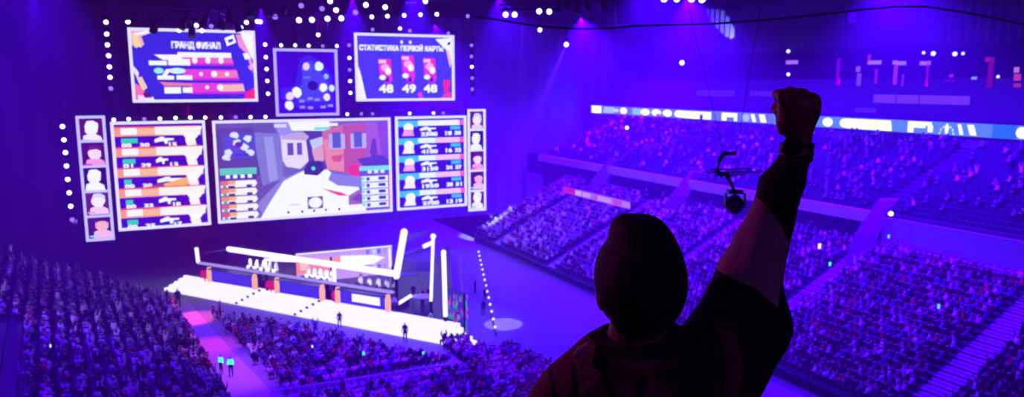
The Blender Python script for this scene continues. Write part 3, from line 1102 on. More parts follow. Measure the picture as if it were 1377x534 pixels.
for q in (rt0 + TD * 3, rt0 + TD * 13, rt1 - TD * 2):
    m = MB(); g = q + TB * 2.4; m.tube((g.x, g.y, DECK), (g.x, g.y, q.z), .12, n=8); m.build('column', M_black, roof)

# leaning pole and two upright poles at the right end
p0 = on_y(533, 371, 71.5); p1 = on_y(543.5, 312, 71.5)
tube_thing('light_pole', 'thick leaning white light pole at the right end of the roof', [p0, p1], .33)
p0 = on_y(579.5, 405, 71); p1 = on_y(582.5, 320, 71)
lp = tube_thing('light_pole', 'thin upright white light pole with a short side arm', [p0, p1], .15)
m = MB(); m.tube(on_y(569, 332, 71), on_y(582, 326, 71), .2, n=8); m.ball(on_y(582.5, 318, 71), .28, n=8, k=5); m.build('side_arm', M_white, lp)
p0 = on_y(599, 424, 68.5); p1 = on_y(596.5, 339, 68.5)
tube_thing('light_pole', 'thick upright white light pole before the coloured side panel', [p0, p1], .22)
p0 = on_y(627, 455, 68.5); p1 = on_y(618, 345, 72)
tube_thing('light_pole', 'faint lilac upright pole at the right edge of the stage', [p0, p1], .1, glow('faint_pole', '7a4ad8', .7))
# lilac canopy fins between the poles
for k, pts in enumerate([[(546, 318), (577, 312), (549, 327)], [(542, 342), (572, 333), (579, 336), (543, 346)], [(545, 364), (565, 352), (579, 353), (579, 366)]]):
    P = [on_y(x, y, 73 + .6 * i) for i, (x, y) in enumerate(pts)]
    m = MB(); m.poly(P); Q = [p + Z * .12 for p in P]; m.poly(Q[::-1])
    for i in range(len(P)):
        m.quad(P[i], P[(i + 1) % len(P)], Q[(i + 1) % len(P)], Q[i])
    tag(m.build('canopy_fin', M_lilac, origin=P[0]), '%s of three pointed lilac canopy fins between the light poles' % ['topmost', 'middle', 'lowest'][k], 'canopy', 'canopy fins between the poles')
# raised LED wall behind the roof tube
q0 = on_y(400, 350, 80); 
QX = SD
lw = on_y(528, 376, 86.5)
wl = 11.0; hh = 4.15
root = thing('led_wall', 'orange and white LED wall on the stage behind the roof tube', 'screen', lw)
for f_ in (.1, .9):
    m = MB(); q = lw - QX * (wl * f_) + SN * .25; m.tube((q.x, q.y, 0), (q.x, q.y, q.z), .15, n=8); m.build('leg', M_black, root)
O = lw - QX * wl + Z * hh
m = MB(); m.box(lw - QX * (wl / 2) + Z * (hh / 2) + SN * .2, wl + .1, .3, hh + .1, QX, SN, Z); m.build('housing', M_black, root)
pic = Pic(O, QX, Z, -SN, wl, hh)
pic.rect(0, 0, 1, 1, 'c898e8')
pic.rect(0, 0, 1, .06, 'fff0ff')
pic.poly([(0, .3), (.3, .3), (.35, .9), (0, .9)], 'ff8878')
for x, y, c in ((.08, .55, 'ffc0a0'), (.2, .45, 'ff9040'), (.3, .5, 'ffa850'), (.4, .5, 'ff9858')):
    pic.blob(x, y, .05, .2, c, wob=.2)
pic.poly([(.45, .25), (.8, .35), (.92, .5), (.8, .75), (.45, .8)], 'fffaff')
for x, c in ((.72, '5878e0'), (.79, 'b8d8ff'), (.84, '5060c8'), (.9, '8898f0')):
    pic.rect(x, .1, x + .035, .3, c)
    pic.rect(x, .78, x + .03, .98, c)
pic.rect(.96, .1, .985, 1, 'fff0ff')
pic.mb.v = [tuple(Vector(v) + Z * ((O.z - v[2]) * .35)) if i > 3 else v for i, v in enumerate(pic.mb.v)]
pic.mb.build('display', [glow('led_' + c, c, SCR_GAIN) for c in pic.cols], root)
# coloured side LED panel by the right steps
g0 = on_y(601, 428, 69.6); g1 = on_y(625, 452, 67.6)
g0.z = g1.z = g1.z - .1
gx = (g1 - g0); gl = gx.length; gx.normalize(); gn = Vector((gx.y, -gx.x, 0))
root = thing('led_wall', 'red and green dotted LED side panel by the right end steps', 'screen', (g0 + g1) / 2)
m = MB(); m.box((g0 + g1) / 2 + Z * 2.1, gl, .2, 4.2, gx, gn, Z); m.build('housing', M_black, root)
for sgn, nm in ((1, 'right_display'), (-1, 'left_display')):
    pic = Pic((g0 if sgn > 0 else g1) + Z * 4.2 + gn * (.12 * sgn), gx * sgn, Z, gn * sgn, gl, 4.2)
    pic.rect(0, 0, 1, 1, '4830c0')
    rr = random.Random(3)
    for i in range(70):
        pic.blob(rr.uniform(.03, .97), rr.uniform(.05, .95), .045, .07, rr.choice(['f02890', 'ff5090', '20a890', '30c8a0', '8040e0', 'e060e0', '18808c']), n=7)
    pic.mb.build(nm, [glow('led_' + c, c, .9) for c in pic.cols], root)
# triangle emblem on the stage floor riser
e = on_y(578, 437, 70)
root = thing('emblem_stand', 'dark box at the right of the stage bearing a pale triangle', 'stand', e)
m = MB(); m.box(on_y(566, 432, 70.6), 3.6, .8, 1.4, TD, TB, Z); m.build('box', M_black, root)
m = MB()
tri = [on_y(570, 437, 69.8), on_y(588, 441, 69.8), on_y(579, 421, 69.8)]
for i in range(3):
    m.tube(tri[i], tri[(i + 1) % 3], .07, n=6)
m.build('triangle_emblem', glow('emblem_lilac', '8890e8', .8), root)
# commentators' table
ct = on_z(568, 412, DECK)
root = thing('round_table', 'small pale round table between the light poles on the stage', 'table', ct)
m = MB(); m.loft([(ct + Z * .95, (1.1, 0, 0), (0, .9, 0)), (ct + Z * 1.05, (1.15, 0, 0), (0, .95, 0))], 18); m.build('table_top', M_pale, root)
m = MB(); m.loft([(ct, (.5, 0, 0), (0, .5, 0)), (ct + Z * .1, (.2, 0, 0), (0, .2, 0)), (ct + Z * .95, (.2, 0, 0), (0, .2, 0))], 12); m.build('pedestal', M_grey, root)
a, b = on_y(533, 410, 72), on_y(552, 398, 72.5)
tube_thing('light_tube', 'short white slanting light tube low beside the white panelled desk', [a, b], .18)

# white chairs in rows behind the desks
def make_chair():
    root = thing('gaming_chair', 'x', 'chair')
    m = MB(); m.box((0, 0, .5), .55, .55, .14); m.build('seat', M_pale, root)
    m = MB(); m.loft([((0, .28, .5), (.25, 0, 0), (0, .08, 0)), ((0, .3, .9), (.3, 0, 0), (0, .08, 0)), ((0, .36, 1.3), (.22, 0, 0), (0, .06, 0)), ((0, .38, 1.45), (.14, 0, 0), (0, .05, 0))], 10); m.build('backrest', M_pale, root, smooth=True)
    m = MB(); m.tube((0, 0, .08), (0, 0, .45), .04, n=6)
    for i in range(5):
        t = 2 * PI * i / 5
        m.tube((0, 0, .1), (.32 * math.cos(t), .32 * math.sin(t), .05), .03, n=5)
    m.build('base', M_black, root)
    for s in (-1, 1):
        m = MB(); m.box((s * .32, .02, .72), .07, .34, .05); m.tube((s * .32, 0, .5), (s * .32, 0, .7), .025, n=5); m.build('armrest', M_black, root)
    return root
m = MB()
q0, q1 = Dk(290, 2.4, .37), Dk(522, 2.4, .37)
m.box((q0 + q1) / 2, (q1 - q0).length, 2.4, .74, DD, DB, Z)
m.build('riser', M_deck, stage)
chair = None
CH = []
for k, x in enumerate([317, 326, 335, 344, 352, 396, 404, 412, 420, 428, 466, 478, 490, 502, 513]):
    q = Dk(x, 1.9, .75)
    nm = ['left team', 'middle team', 'white panelled right'][k // 5]
    lab = '%s pale high backed chair from the left behind the %s desk' % (NTH[k % 5], nm)
    rz = math.atan2(DB.y, DB.x) - PI / 2
    if chair is None:
        chair = make_chair(); chair.location = q; chair.rotation_euler = (0, 0, rz); chair.scale = (1.2, 1.2, 1.3); chair['label'] = lab; chair['group'] = 'pale chairs behind the stage desks'
    else:
        r = dup(chair, q, (0, 0, rz), lab)
        r.scale = (1.2, 1.2, 1.3)
    CH.append(q)

# dark stage backdrop drape below the screens
bd0, bd1 = SP0 - SD * 18, SP0 + SD * 34
# lamp string along the walkway right of the stage
ls = [(645, 336), (647, 345), (649, 353), (651, 361), (653, 369), (654.5, 377), (656, 385), (658, 393), (659.5, 401), (661, 409), (662, 417), (663.5, 425), (665, 434), (666.5, 443)]
wb0, wb1 = on_z(643, 337, .35), on_z(667, 447, .35)
bar = thing('crowd_barrier', 'dark barrier with small lamps along the walkway right of the stage', 'barrier', (wb0 + wb1) / 2)
m = MB()
bd = (wb1 - wb0).normalized()
bx_, by_ = Vector((-bd.y, bd.x, 0)), bd
m.box((wb0 + wb1) / 2 - Z * .1, .12, (wb1 - wb0).length, .12, bx_, by_, Z)
m.build('rail', M_grey, bar)
for i in range(15):
    p = wb0.lerp(wb1, i / 14)
    m = MB(); m.box(p + Z * -.18, .1, .1, .34); m.build('post', M_grey, bar)
for k, (x, y) in enumerate(ls):
    t = (k + .5) / len(ls)
    p = wb0.lerp(wb1, t)
    o = MB()
    o.loft([(p + Z * .0, (.1, 0, 0), (0, .1, 0)), (p + Z * .12, (.15, 0, 0), (0, .15, 0)), (p + Z * .22, (.08, 0, 0), (0, .08, 0))], 8)
    tag(o.build('marker_lamp', glow('marker_lamp_white', 'f0d8ff', 1.8, False), origin=p), '%s small white lamp from the far end of the walkway barrier' % NTH[k], 'lamp', 'lamps on the walkway barrier')

# level barrier across the floor crowd
c0, c1 = on_z(366, 526, 1.0), on_z(604, 489, 1.0)
bar = thing('crowd_barrier', 'long thin barrier crossing the floor crowd below the stage', 'barrier', (c0 + c1) / 2)
m = MB(); m.tube(c0, c1, .05, n=6); m.tube(c0 - Z * .5, c1 - Z * .5, .03, n=6); m.build('rail', M_pale, bar)
for i in range(14):
    p = c0.lerp(c1, i / 13)
    m = MB(); m.tube(p, p - Z * 1.0, .03, n=6); m.build('post', M_grey, bar)
# walkway runner, rose coloured, beside the left crowd
a0, a1, a2, a3 = on_z(231, 399, 0), on_z(262, 428, 0), on_z(376, 540, 0), on_z(322, 540, 0)
m = MB()
P = [on_z(226, 402, .02), on_z(250, 402, .02), on_z(300, 458, .02), on_z(378, 540, .02), on_z(304, 540, .02)]
m.poly([p for p in P][::-1]); m.poly([p - Z * .015 for p in P])
tag(m.build('walkway_carpet', mat('pale_carpet', 'b8a8b0', .95, vary=.15), origin=P[0]), 'pale carpet walkway glowing rose pink beside the left crowd', 'carpet')

# ------------------------------------------------------------------ right side: parapets, boards, ribbon, suites
def vface(name, label, cat, pts_top_bot, v, mt, thick=.3, kind=None, group=None):
    """slab on the plane at distance v from two picture columns: [(xa, ytop, ybot), (xb, ytop, ybot)]"""
    (xa, ta, ba), (xb, tb, bb) = pts_top_bot
    A0, A1, B0, B1 = on_v(xa, ta, v), on_v(xa, ba, v), on_v(xb, tb, v), on_v(xb, bb, v)
    ua, ub = A0.dot(DU), B0.dot(DU)
    zt, zb = (A0.z + B0.z) / 2, (A1.z + B1.z) / 2
    m = MB()
    m.box(A((ua + ub) / 2, v + thick / 2, (zt + zb) / 2), abs(ua - ub), thick, zt - zb, DU, DV, Z)
    o = m.build(name, mt, origin=A((ua + ub) / 2, v, zb))
    if kind:
        o['kind'] = kind
    else:
        tag(o, label, cat, group)
    return o, ua, ub, zb, zt
M_rose = mat('rose_parapet', 'd898b8', .8, vary=.25, scale=.25)
m = MB()
m.box(A(28, 62.6, 9.9), 36, .4, 3.4, DU, DV, Z)
struct(m, 'wall_concourse', mat('concourse_wall', '9a98a4', .9))
m = MB()
m.box(A(84, 65.5, 9.6), 76, .4, 3.6, DU, DV, Z)
struct(m, 'wall_concourse_back', M_dark)
m = MB(); m.box(A(28, 62.0, 8.75), 37, .3, .8, DU, DV, Z)
tag(m.build('parapet_board', M_rose, origin=A(28, 62, 8.3)), 'long rose pink parapet board with dark ovals above the right crowd', 'board')
m = MB(); m.box(A(79.5, 62.6, 11.4), 66, .5, 1.1, DU, DV, Z)
struct(m, 'trim_parapet', M_pale)
for k, (u, l) in enumerate([(47, 5), (74, 4), (92, 4)]):
    m = MB()
    m.loft([(A(u, 60.5, 6), DU * 1.2, DV * 2.2), (A(u, 62, 10), DU * 1.0, DV * 2.0), (A(u, 64.5, 13), DU * .9, DV * 1.6)], 4)
    tag(m.build('stair_tower', mat('stair_tower_wall', '86849a', .9), origin=A(u, 61, 6)), '%s pale stair block rising between the lower and middle tiers' % ['nearest', 'middle', 'farthest'][k], 'stair block', 'stair blocks on the right side')
# pink LED board
o, ua, ub, zb, zt = vface('led_board', 'x', 'x', [(758, 252, 261), (848, 270, 279.5)], 57, M_black, .3)
tag(o, 'pink and white LED board above the far right crowd', 'board')
pic = Pic(A(ua, 56.97, zt), -DU, Z, -DV, abs(ua - ub), zt - zb)
pic.rect(0, 0, 1, 1, 'd070e8'); pic.rect(0, 0, .2, 1, 'e82890')
for x, w, c in ((.2, .1, 'ffc0f0'), (.32, .12, 'f8b0ff'), (.5, .08, 'f060a8'), (.55, .2, 'f0a8f8'), (.78, .1, 'e850c0'), (.9, .1, 'e090f0')):
    pic.rect(x, .15, x + w, .85, c)
dsp = pic.mb.build('board_display', [glow('led_' + c, c, .8) for c in pic.cols], o)

# ribbon display
RV = 78.4
o, ua, ub, zb, zt = vface('ribbon_display', 'x', 'x', [(795, 141.5, 153), (1395, 170.5, 186.3)], RV, M_black, .4)
tag(o, 'long narrow LED ribbon with white shapes on blue along the upper balcony', 'screen')
def ru(x):
    return (ua - on_v(x, 150 + (x - 796) * .047, RV).dot(DU)) / (ua - ub)
pic = Pic(A(ua, RV - .03, zt), -DU, Z, -DV, abs(ua - ub), zt - zb)
pic.rect(0, 0, 1, 1, '6068f0')
pic.rect(ru(1040), 0, 1, 1, '5078e8')
pic.rect(ru(1335), 0, ru(1368), 1, '1860e8')
def rr_(x0, x1, c='fffaff', y0=.1, y1=.9, sl=0):
    pic.poly([(ru(x0 + sl), y0), (ru(x1 + sl), y0), (ru(x1), y1), (ru(x0), y1)], c)
def rc_(x, r, c='fffaff'):
    w = abs(ru(x + r) - ru(x))
    pic.blob(ru(x), .5, w, .42, c, 14)
rr_(796, 809, 'fff0d8', .0, 1); rr_(797, 806, 'fffaff', .15, .95); rr_(812, 826, 'a0b0ff'); rr_(826, 832, 'e8c0ff', .3, .7)
rc_(839, 5); rr_(851, 862, '80b0ff'); rc_(868, 6.5); rc_(883, 6.5); rc_(898, 6.5); rc_(914, 7); rr_(914, 957, 'fffaff', .12, .95)
rr_(971, 992, 'fffaff', .1, .95); rr_(978, 988, '6068f0', .55, 1); rc_(1004, 5, 'a8a8f8'); rr_(1013, 1018, sl=-3); rr_(1024, 1032, sl=-3)
rc_(1114, 7); rc_(1137, 7); rr_(1140, 1201, 'fffaff', .08, .95, -2)
rr_(1222, 1254, 'fffaff', .05, .35); rr_(1222, 1230, 'fffaff', .3, .95); rr_(1249, 1256, 'fffaff', .3, .85); rr_(1230, 1246, 'fffaff', .35, .55)
for i in range(7):
    t = PI * i / 6
    pic.blob(ru(1275 + 9 * math.cos(t)), .85 - .55 * math.sin(t), abs(ru(1276) - ru(1275)) * 1.1, .1, 'e0e8ff', 8)
rc_(1275, 2.5); rr_(1293, 1298, sl=-4); rr_(1307, 1316, sl=-5); rc_(1376, 8, 'fff4d8'); rr_(1376, 1392, 'fff4d8')
pic.mb.build('ribbon_picture', [glow('ribbon_' + c, c, 1.5) for c in pic.cols], o)

# balcony, back wall, suites
m = MB(); m.box(A(62, 80.6, 18.6), 116, 3.6, 2.4, DU, DV, Z)
struct(m, 'floor_balcony', M_conc)
m = MB(); m.box(A(55, 87.2, 14.0), 140, .4, 28.6, DU, DV, Z)
m.box(A(55, 82.2, 22.2), 120, 1.6, 4.6, DU, DV, Z)
struct(m, 'wall_right', mat('suite_front', '4a4a58', .8))
# ribbed wall above the suites
m = MB()
n = 230
for i in range(n):
    u0, u1 = -5 + 125 * i / n, -5 + 125 * (i + 1) / n
    va = 82.6 if i % 2 else 82.9
    vb = 82.9 if i % 2 else 82.6
    m.quad(A(u0, va, 28.2), A(u1, vb, 28.2), A(u1, vb, 36), A(u0, va, 36))
struct(m, 'wall_right_upper', mat('ribbed_cladding', '5c4c62', .6, vary=.1))
m = MB()
for z in (24.45, 28.2):
    m.box(A(55, 83.4, z), 120, 1.6, .5, DU, DV, Z)
m.box(A(55, 86.4, 26), 120, .3, 5, DU, DV, Z)
for i in range(30):
    m.box(A(8 + i * 3.6, 84.9, 26.3), .18, 3.0, 3.4, DU, DV, Z)
struct(m, 'wall_suite', mat('suite_interior', '14141c', .8))
SV = 81.25
def suite_item(name, label, cat, x, y, w, h, h_col, s, v=SV, group=None, shape='box'):
    p = on_v(x, y, v)
    k = p.dot(Vector((0, 1, 0))) / FPX
    m = MB()
    if shape == 'box':
        m.box(p, w * k * 1.3, .15, h * k, DU, DV, Z)
        m.box(p + DV * .12, w * k * 1.3 + .1, .12, h * k + .1, DU, DV, Z, mi=1)
    else:
        m.ball(p, w * k * .5, n=10, k=6)
        m.tube(p + Z * (w * k * .4), p + Z * (w * k * .4 + .5), .04, n=5, mi=1)
    return tag(m.build(name, [glow('suite_' + h_col + str(s), h_col, s, False), M_black], origin=p), label, cat, group)
for k, (x, y, w) in enumerate([(1065, 83.7, 15), (1176, 84, 15), (1204, 84, 5), (1212, 85, 10), (1244, 85, 11)]):
    suite_item('suite_screen', '%s small pale screen from the left on the suite level' % NTH[k], 'screen', x, y, w, 5, 'c070ff', 1.0, group='pale screens on the suite level')
for k, (x, y) in enumerate([(1060, 69), (1060, 100), (1242, 71), (1255, 72), (1284, 72.5), (1295, 72), (1342, 103)]):
    suite_item('suite_lamp', '%s round white lamp from the left on the suite level' % NTH[k], 'lamp', x, y, [5, 5, 4, 6, 6, 4, 4][k], 5, 'd8c8ff', 2.2, shape='ball', group='round lamps on the suite level')
for k, (x, y, w, h, c, s) in enumerate([(1127, 97, 6, 40, 'a000c8', .8), (1128, 110, 5, 9, 'f000a0', 1.0), (1154, 93, 8, 8, 'b060f0', .9), (1155, 107, 8, 18, 'a050f0', .8), (1169, 77, 5, 8, 'd02898', .8), (1178, 103, 5, 22, 'b018a0', .8),
                                    (1204, 101, 7, 28, 'c030c0', .9), (1214, 108, 4, 18, 'a020a8', .8), (1247, 100, 3, 36, 'b01070', .9), (1246, 113, 5, 8, 'e01060', 1.1), (1332, 98, 9, 44, 'a81060', .6), (1330, 80, 12, 7, 'c02060', .8),
                                    (1367, 94, 8, 8, 'e080d0', 1.0), (1368, 104, 11, 10, 'd84080', 1.0), (1368, 115, 12, 6, 'c03070', .9), (1279, 102, 7, 5, 'd01890', .9), (1310, 105, 9, 4, 'b0a0ff', 1.0), (1276, 109, 22, 3, '7010b0', .6)]):
    suite_item('suite_glow', '%s of the coloured lit columns and lights from the left inside the suites' % (NTH[k] if k < 15 else ['sixteenth', 'seventeenth', 'eighteenth'][k - 15]), 'light', x, y, w * .55, h * .9, c, s * .85, group='lit columns and lights inside the suites')  # pink light on columns put into glowing bars, small lights among them
for k, (xa, xb) in enumerate([(1175, 1204), (1206, 1235), (1237, 1269), (1270, 1304)]):
    vface('banner_panel', '%s lilac banner from the left below the suites at right' % NTH[k], 'banner', [(xa, 127 + k * .6, 138 + k * .8), (xb, 127.6 + k * .6, 139 + k * .8)], 81.2, glow('banner_lilac', '8a3cf0', .75, False), .1, group='lilac banners below the suites')
for k, (xa, xb, y) in enumerate([(937, 988, 121), (1009, 1044, 122), (1150, 1178, 145)]):
    vface('banner_panel', '%s banner, faint violet, below the suites' % ['farthest left', 'second', 'short lower right'][k], 'banner', [(xa, y, y + 8 - k), (xb, y + 1, y + 9 - k)], 81.2, glow('banner_violet', '5a20f8', .8, False), .1, group='faint banners below the suites')
# ------------------------------------------------------------------ people
M_skin = mat('skin', 'c89a80', .6, vary=.08)
M_hair = mat('dark_hair', '100c0c', .7, vary=.3)
M_trs = mat('dark_trousers', '16161e', .9, vary=.2)
SHIRTS = [('pale', mat('cloth_pale', 'e4e0ea', .9)), ('grey', mat('cloth_grey', '7c7a88', .9)), ('dark', mat('cloth_dark', '14141c', .9)), ('black', mat('cloth_black', '08080c', .9)),
          ('white', mat('cloth_white', 'ffffff', .9)), ('red', mat('cloth_red', 'c03040', .9)), ('blue', mat('cloth_blue', '3a4c9c', .9)), ('brown', mat('cloth_brown', '3c3038', .9))]
WEIGHT = [.18, .2, .22, .12, .05, .06, .09, .08]

def skin_figure(J, E, R, sub, root='pelvis'):
    """one continuous body grown over a skeleton; returns vertices, faces, and the bone nearest each face"""
    names = list(J)
    me = bpy.data.meshes.new('figure')
    me.from_pydata([J[n] for n in names], [(names.index(a), names.index(b)) for a, b in E], [])
    o = bpy.data.objects.new('figure', me)
    COL.objects.link(o)
    sk = o.modifiers.new('skin', 'SKIN')
    sk.use_smooth_shade = True
    if not me.skin_vertices:
        bpy.context.view_layer.objects.active = o
        me.attributes  # layer is created with the modifier
    for n, sv in zip(names, me.skin_vertices[0].data):
        r = R[n]
        sv.radius = (r, r) if not isinstance(r, tuple) else r
        sv.use_root = (n == root)
    if sub:
        s = o.modifiers.new('smooth', 'SUBSURF')
        s.levels = s.render_levels = sub
    dg = bpy.context.evaluated_depsgraph_get()
    ev = o.evaluated_get(dg)
    m2 = bpy.data.meshes.new_from_object(ev)
    vs = np.array([v.co[:] for v in m2.vertices])
    fs = [tuple(p.vertices) for p in m2.polygons]
    bpy.data.objects.remove(o)
    bpy.data.meshes.remove(me)
    bpy.data.meshes.remove(m2)
    seg = [(np.array(J[a]), np.array(J[b]), a, b) for a, b in E]
    bone = []
    for f in fs:
        c = vs[list(f)].mean(axis=0)
        best = None
        for a, b, na, nb in seg:
            ab = b - a
            t = max(0, min(1, float((c - a) @ ab) / float(ab @ ab)))
            d = np.linalg.norm(c - a - ab * t)
            if best is None or d < best[0]:
                best = (d, na, nb, t)
        bone.append((best[1], best[2], best[3], c))
    return vs, fs, bone

def skeleton(pose):
    sit = pose.startswith('sit')
    hz = .50 if sit else .95
    J = {'pelvis': (0, 0, hz), 'waist': (0, -.01, hz + .18), 'chest': (0, .0, hz + .38), 'neck': (0, .0, hz + .54), 'head': (0, .02, hz + .64), 'crown': (0, .02, hz + .76)}
    E = [('pelvis', 'waist'), ('waist', 'chest'), ('chest', 'neck'), ('neck', 'head'), ('head', 'crown')]
    R = {'pelvis': (.15, .11), 'waist': (.13, .1), 'chest': (.16, .11), 'neck': .055, 'head': .09, 'crown': .07}
    for s, q in ((-1, 'l'), (1, 'r')):
        J['sh' + q] = (s * .18, 0, hz + .46)
        up = ('cheer' in pose) or ('one' in pose and s > 0)
        clap = 'clap' in pose
        if up:
            J['el' + q] = (s * .27, .06, hz + .70); J['wr' + q] = (s * .2, .1, hz + .95); J['ha' + q] = (s * .19, .1, hz + 1.04)
        elif clap:
            J['el' + q] = (s * .25, .1, hz + .2); J['wr' + q] = (s * .06, .3, hz + .36); J['ha' + q] = (s * .03, .33, hz + .44)
        elif sit:
            J['el' + q] = (s * .26, .03, hz + .2); J['wr' + q] = (s * .18, .26, hz + .14); J['ha' + q] = (s * .15, .34, hz + .13)
        else:
            J['el' + q] = (s * .24, -.01, hz + .18); J['wr' + q] = (s * .25, .06, hz - .06); J['ha' + q] = (s * .25, .08, hz - .15)
        R['sh' + q] = .075; R['el' + q] = .05; R['wr' + q] = .035; R['ha' + q] = .04
        J['hi' + q] = (s * .1, .02, hz - .05)
        if sit:
            J['kn' + q] = (s * .13, .42, .48); J['an' + q] = (s * .13, .44, .09); J['to' + q] = (s * .14, .58, .04)
        else:
            J['kn' + q] = (s * .12, .03, .5); J['an' + q] = (s * .13, 0, .09); J['to' + q] = (s * .14, .14, .04)
        R['hi' + q] = .095; R['kn' + q] = .065; R['an' + q] = .045; R['to' + q] = .04
        E += [('chest', 'sh' + q), ('sh' + q, 'el' + q), ('el' + q, 'wr' + q), ('wr' + q, 'ha' + q), ('pelvis', 'hi' + q), ('hi' + q, 'kn' + q), ('kn' + q, 'an' + q), ('an' + q, 'to' + q)]
    return J, E, R

def far_skeleton(pose):
    J, E, R = skeleton(pose)
    drop = ['crown', 'hal', 'har', 'tol', 'tor', 'waist', 'hil', 'hir']
    E = [('pelvis', 'chest'), ('chest', 'neck'), ('neck', 'head')]
    for q in 'lr':
        E += [('chest', 'sh' + q), ('sh' + q, 'el' + q), ('el' + q, 'wr' + q), ('pelvis', 'kn' + q), ('kn' + q, 'an' + q)]
    J = {k: v for k, v in J.items() if k not in drop}
    J['head'] = (J['head'][0], J['head'][1], J['head'][2] + .05)
    R = {k: v for k, v in R.items() if k in J}
    R['head'] = .11
    return J, E, R

def region(b, hz):
    a, c, t, p = b
    names = {a, c}
    if names <= {'neck', 'head', 'crown'} :
        top = hz + .64
        if p[2] < hz + .575:
            return 1
        if p[2] > top + .06 or p[1] < .015:
            return 2
        return 1
    if any(n[:2] in ('ha',) and n not in ('head',) for n in names) and 'wr' + list(names)[0][-1] in names:
        return 1
    if any(n[:2] == 'wr' for n in names) and t > .55:
        return 1
    if any(n[:2] in ('hi', 'kn', 'an', 'to') for n in names) or (names == {'pelvis', 'waist'} and t < .25) :
        return 3
    return 0

POSES = ['sit', 'sit_clap', 'sit_one', 'stand', 'stand_cheer', 'sit_cheer', 'stand_clap']
NEAR, FAR = {}, {}
for p_ in POSES:
    hz = .50 if p_.startswith('sit') else .95
    vs, fs, bn = skin_figure(*skeleton(p_), 1)
    NEAR[p_] = (vs, fs, [region(b, hz) for b in bn])
    vs, fs, bn = skin_figure(*far_skeleton(p_), 0)
    FAR[p_] = (vs, fs, [region(b, hz) for b in bn])

PM = {}
def person_mesh(pose, shirt):
    k = (pose, shirt)
    if k not in PM:
        vs, fs, rg = NEAR[pose]
        me = bpy.data.meshes.new('person_body')
        me.from_pydata(vs.tolist(), [], fs)
        for m_ in (SHIRTS[shirt][1] if isinstance(shirt, int) else shirt, M_skin, M_hair, M_trs):
            me.materials.append(m_)
        me.polygons.foreach_set('material_index', rg)
        me.polygons.foreach_set('use_smooth', [True] * len(fs))
        PM[k] = me
    return PM[k]

def person(pose, shirt, loc, rz, label, group=None, scale=1.0):
    o = bpy.data.objects.new('person', person_mesh(pose, shirt))
    COL.objects.link(o)
    o.location = loc
    o.rotation_euler = (0, 0, rz)
    o.scale = (scale,) * 3
    return tag(o, label, 'person', group)

def facing(loc, tgt):
    d = Vector(tgt) - Vector(loc)
    return math.atan2(d.y, d.x) - PI / 2
STAGE_C = T(TL * .5, 6)

rnd = random.Random(11)
spots = []      # (x, y, z, rz, shirt, pose, region, row)
def seat(p, reg, row, tgt=STAGE_C, stand=.08):
    px, py = to_px(p + Z * .9)
    if not (-60 < px < 1440 and -40 < py < 600):
        return
    if reg == 'left stand' and px < 21 and py > 418:
        return
    sh = rnd.choices(range(8), WEIGHT if reg != 'left stand' else [.3, .12, .16, .1, .16, .04, .06, .06])[0]
    r = rnd.random()
    pose = 'sit' if r < .62 else 'sit_clap' if r < .76 else 'sit_one' if r < .84 else 'sit_cheer' if r < .84 + .5 * stand else rnd.choice(['stand', 'stand_clap', 'stand_cheer']) if r < .84 + 1.5 * stand else 'sit'
    spots.append((p.x, p.y, p.z, facing(p, tgt) + rnd.uniform(-.25, .25), sh if reg != 'middle tier' else rnd.choice([1, 1, 2, 6, 7, 0]), pose, reg, row))
# left stand
rows = 35
dv, dz = 31.5 / rows, 14.4 / rows
for r in range(rows):
    u = -70.0
    while u < -.6:
        if rnd.random() < .93:
            seat(AL(u + rnd.uniform(-.2, .2), -(r + .45 + rnd.uniform(-.18, .18)) * dv, .3 + (r + 1) * dz), 'left stand', r)
        u += .62
# right stand, lower tier, with stairs left open
AIS = [31, 46.8, 63, 79.5, 95]
rows = 22
dv, dz = 16 / rows, 7.4 / rows
for r in range(rows):
    u = 12.0
    while u < 102.5:
        if all(abs(u - a) > 1.15 for a in AIS) and rnd.random() < .96:
            seat(A(u + rnd.uniform(-.08, .08), 46 + (r + .4) * dv, .9 + (r + 1) * dz), 'right stand', r, A(80, 20))
        u += .6
# middle tier, thinly filled
rows = 17
dv, dz = 14.5 / rows, 6.0 / rows
for r in range(rows):
    u = 12.0
    while u < 111:
        if all(abs(u - a) > 1.0 for a in AIS) and rnd.random() < (.16 if u < 45 else .35):
            seat(A(u, 63 + (r + .4) * dv, 11.5 + (r + 1) * dz), 'middle tier', r, A(80, 20))
        u += .7
# floor seats before the stage
aisleR = [on_z(250, 402, 0), on_z(300, 458, 0), on_z(378, 540, 0)]
def left_lim(u):
    pts = [(p.dot(DU), p.dot(DV)) for p in aisleR]
    if u >= pts[1][0]:
        (u1, v1), (u0, v0) = pts[0], pts[1]
    else:
        (u1, v1), (u0, v0) = pts[1], pts[2]
    return v0 + (v1 - v0) * (u - u0) / (u1 - u0)
u = 28.0
row = 0
while u < 96:
    v = 4.0
    while v < 29:
        p = A(u, v + rnd.uniform(-.08, .08), 0)
        rel = p - F0
        if v > left_lim(u) + .6 and rel.dot(TB) < -4.0 and abs(u - 55.8) > .9 and rnd.random() < .92 and not (abs(v - 24.0) < .0):
            if rel.dot(TD) < TL + 1 or u < 61:
                seat(p, 'floor', row, STAGE_C, .25)
        v += .62
    u += .95
    row += 1
# right part of the floor, near the lit disc
for k in range(420):
    u = rnd.uniform(45, 62); v = rnd.uniform(24.5, 30)
    if abs(u - 55.8) > .6 and (u < 58 or v < 27):
        seat(A(u, v, 0), 'floor', 99, STAGE_C, .8)

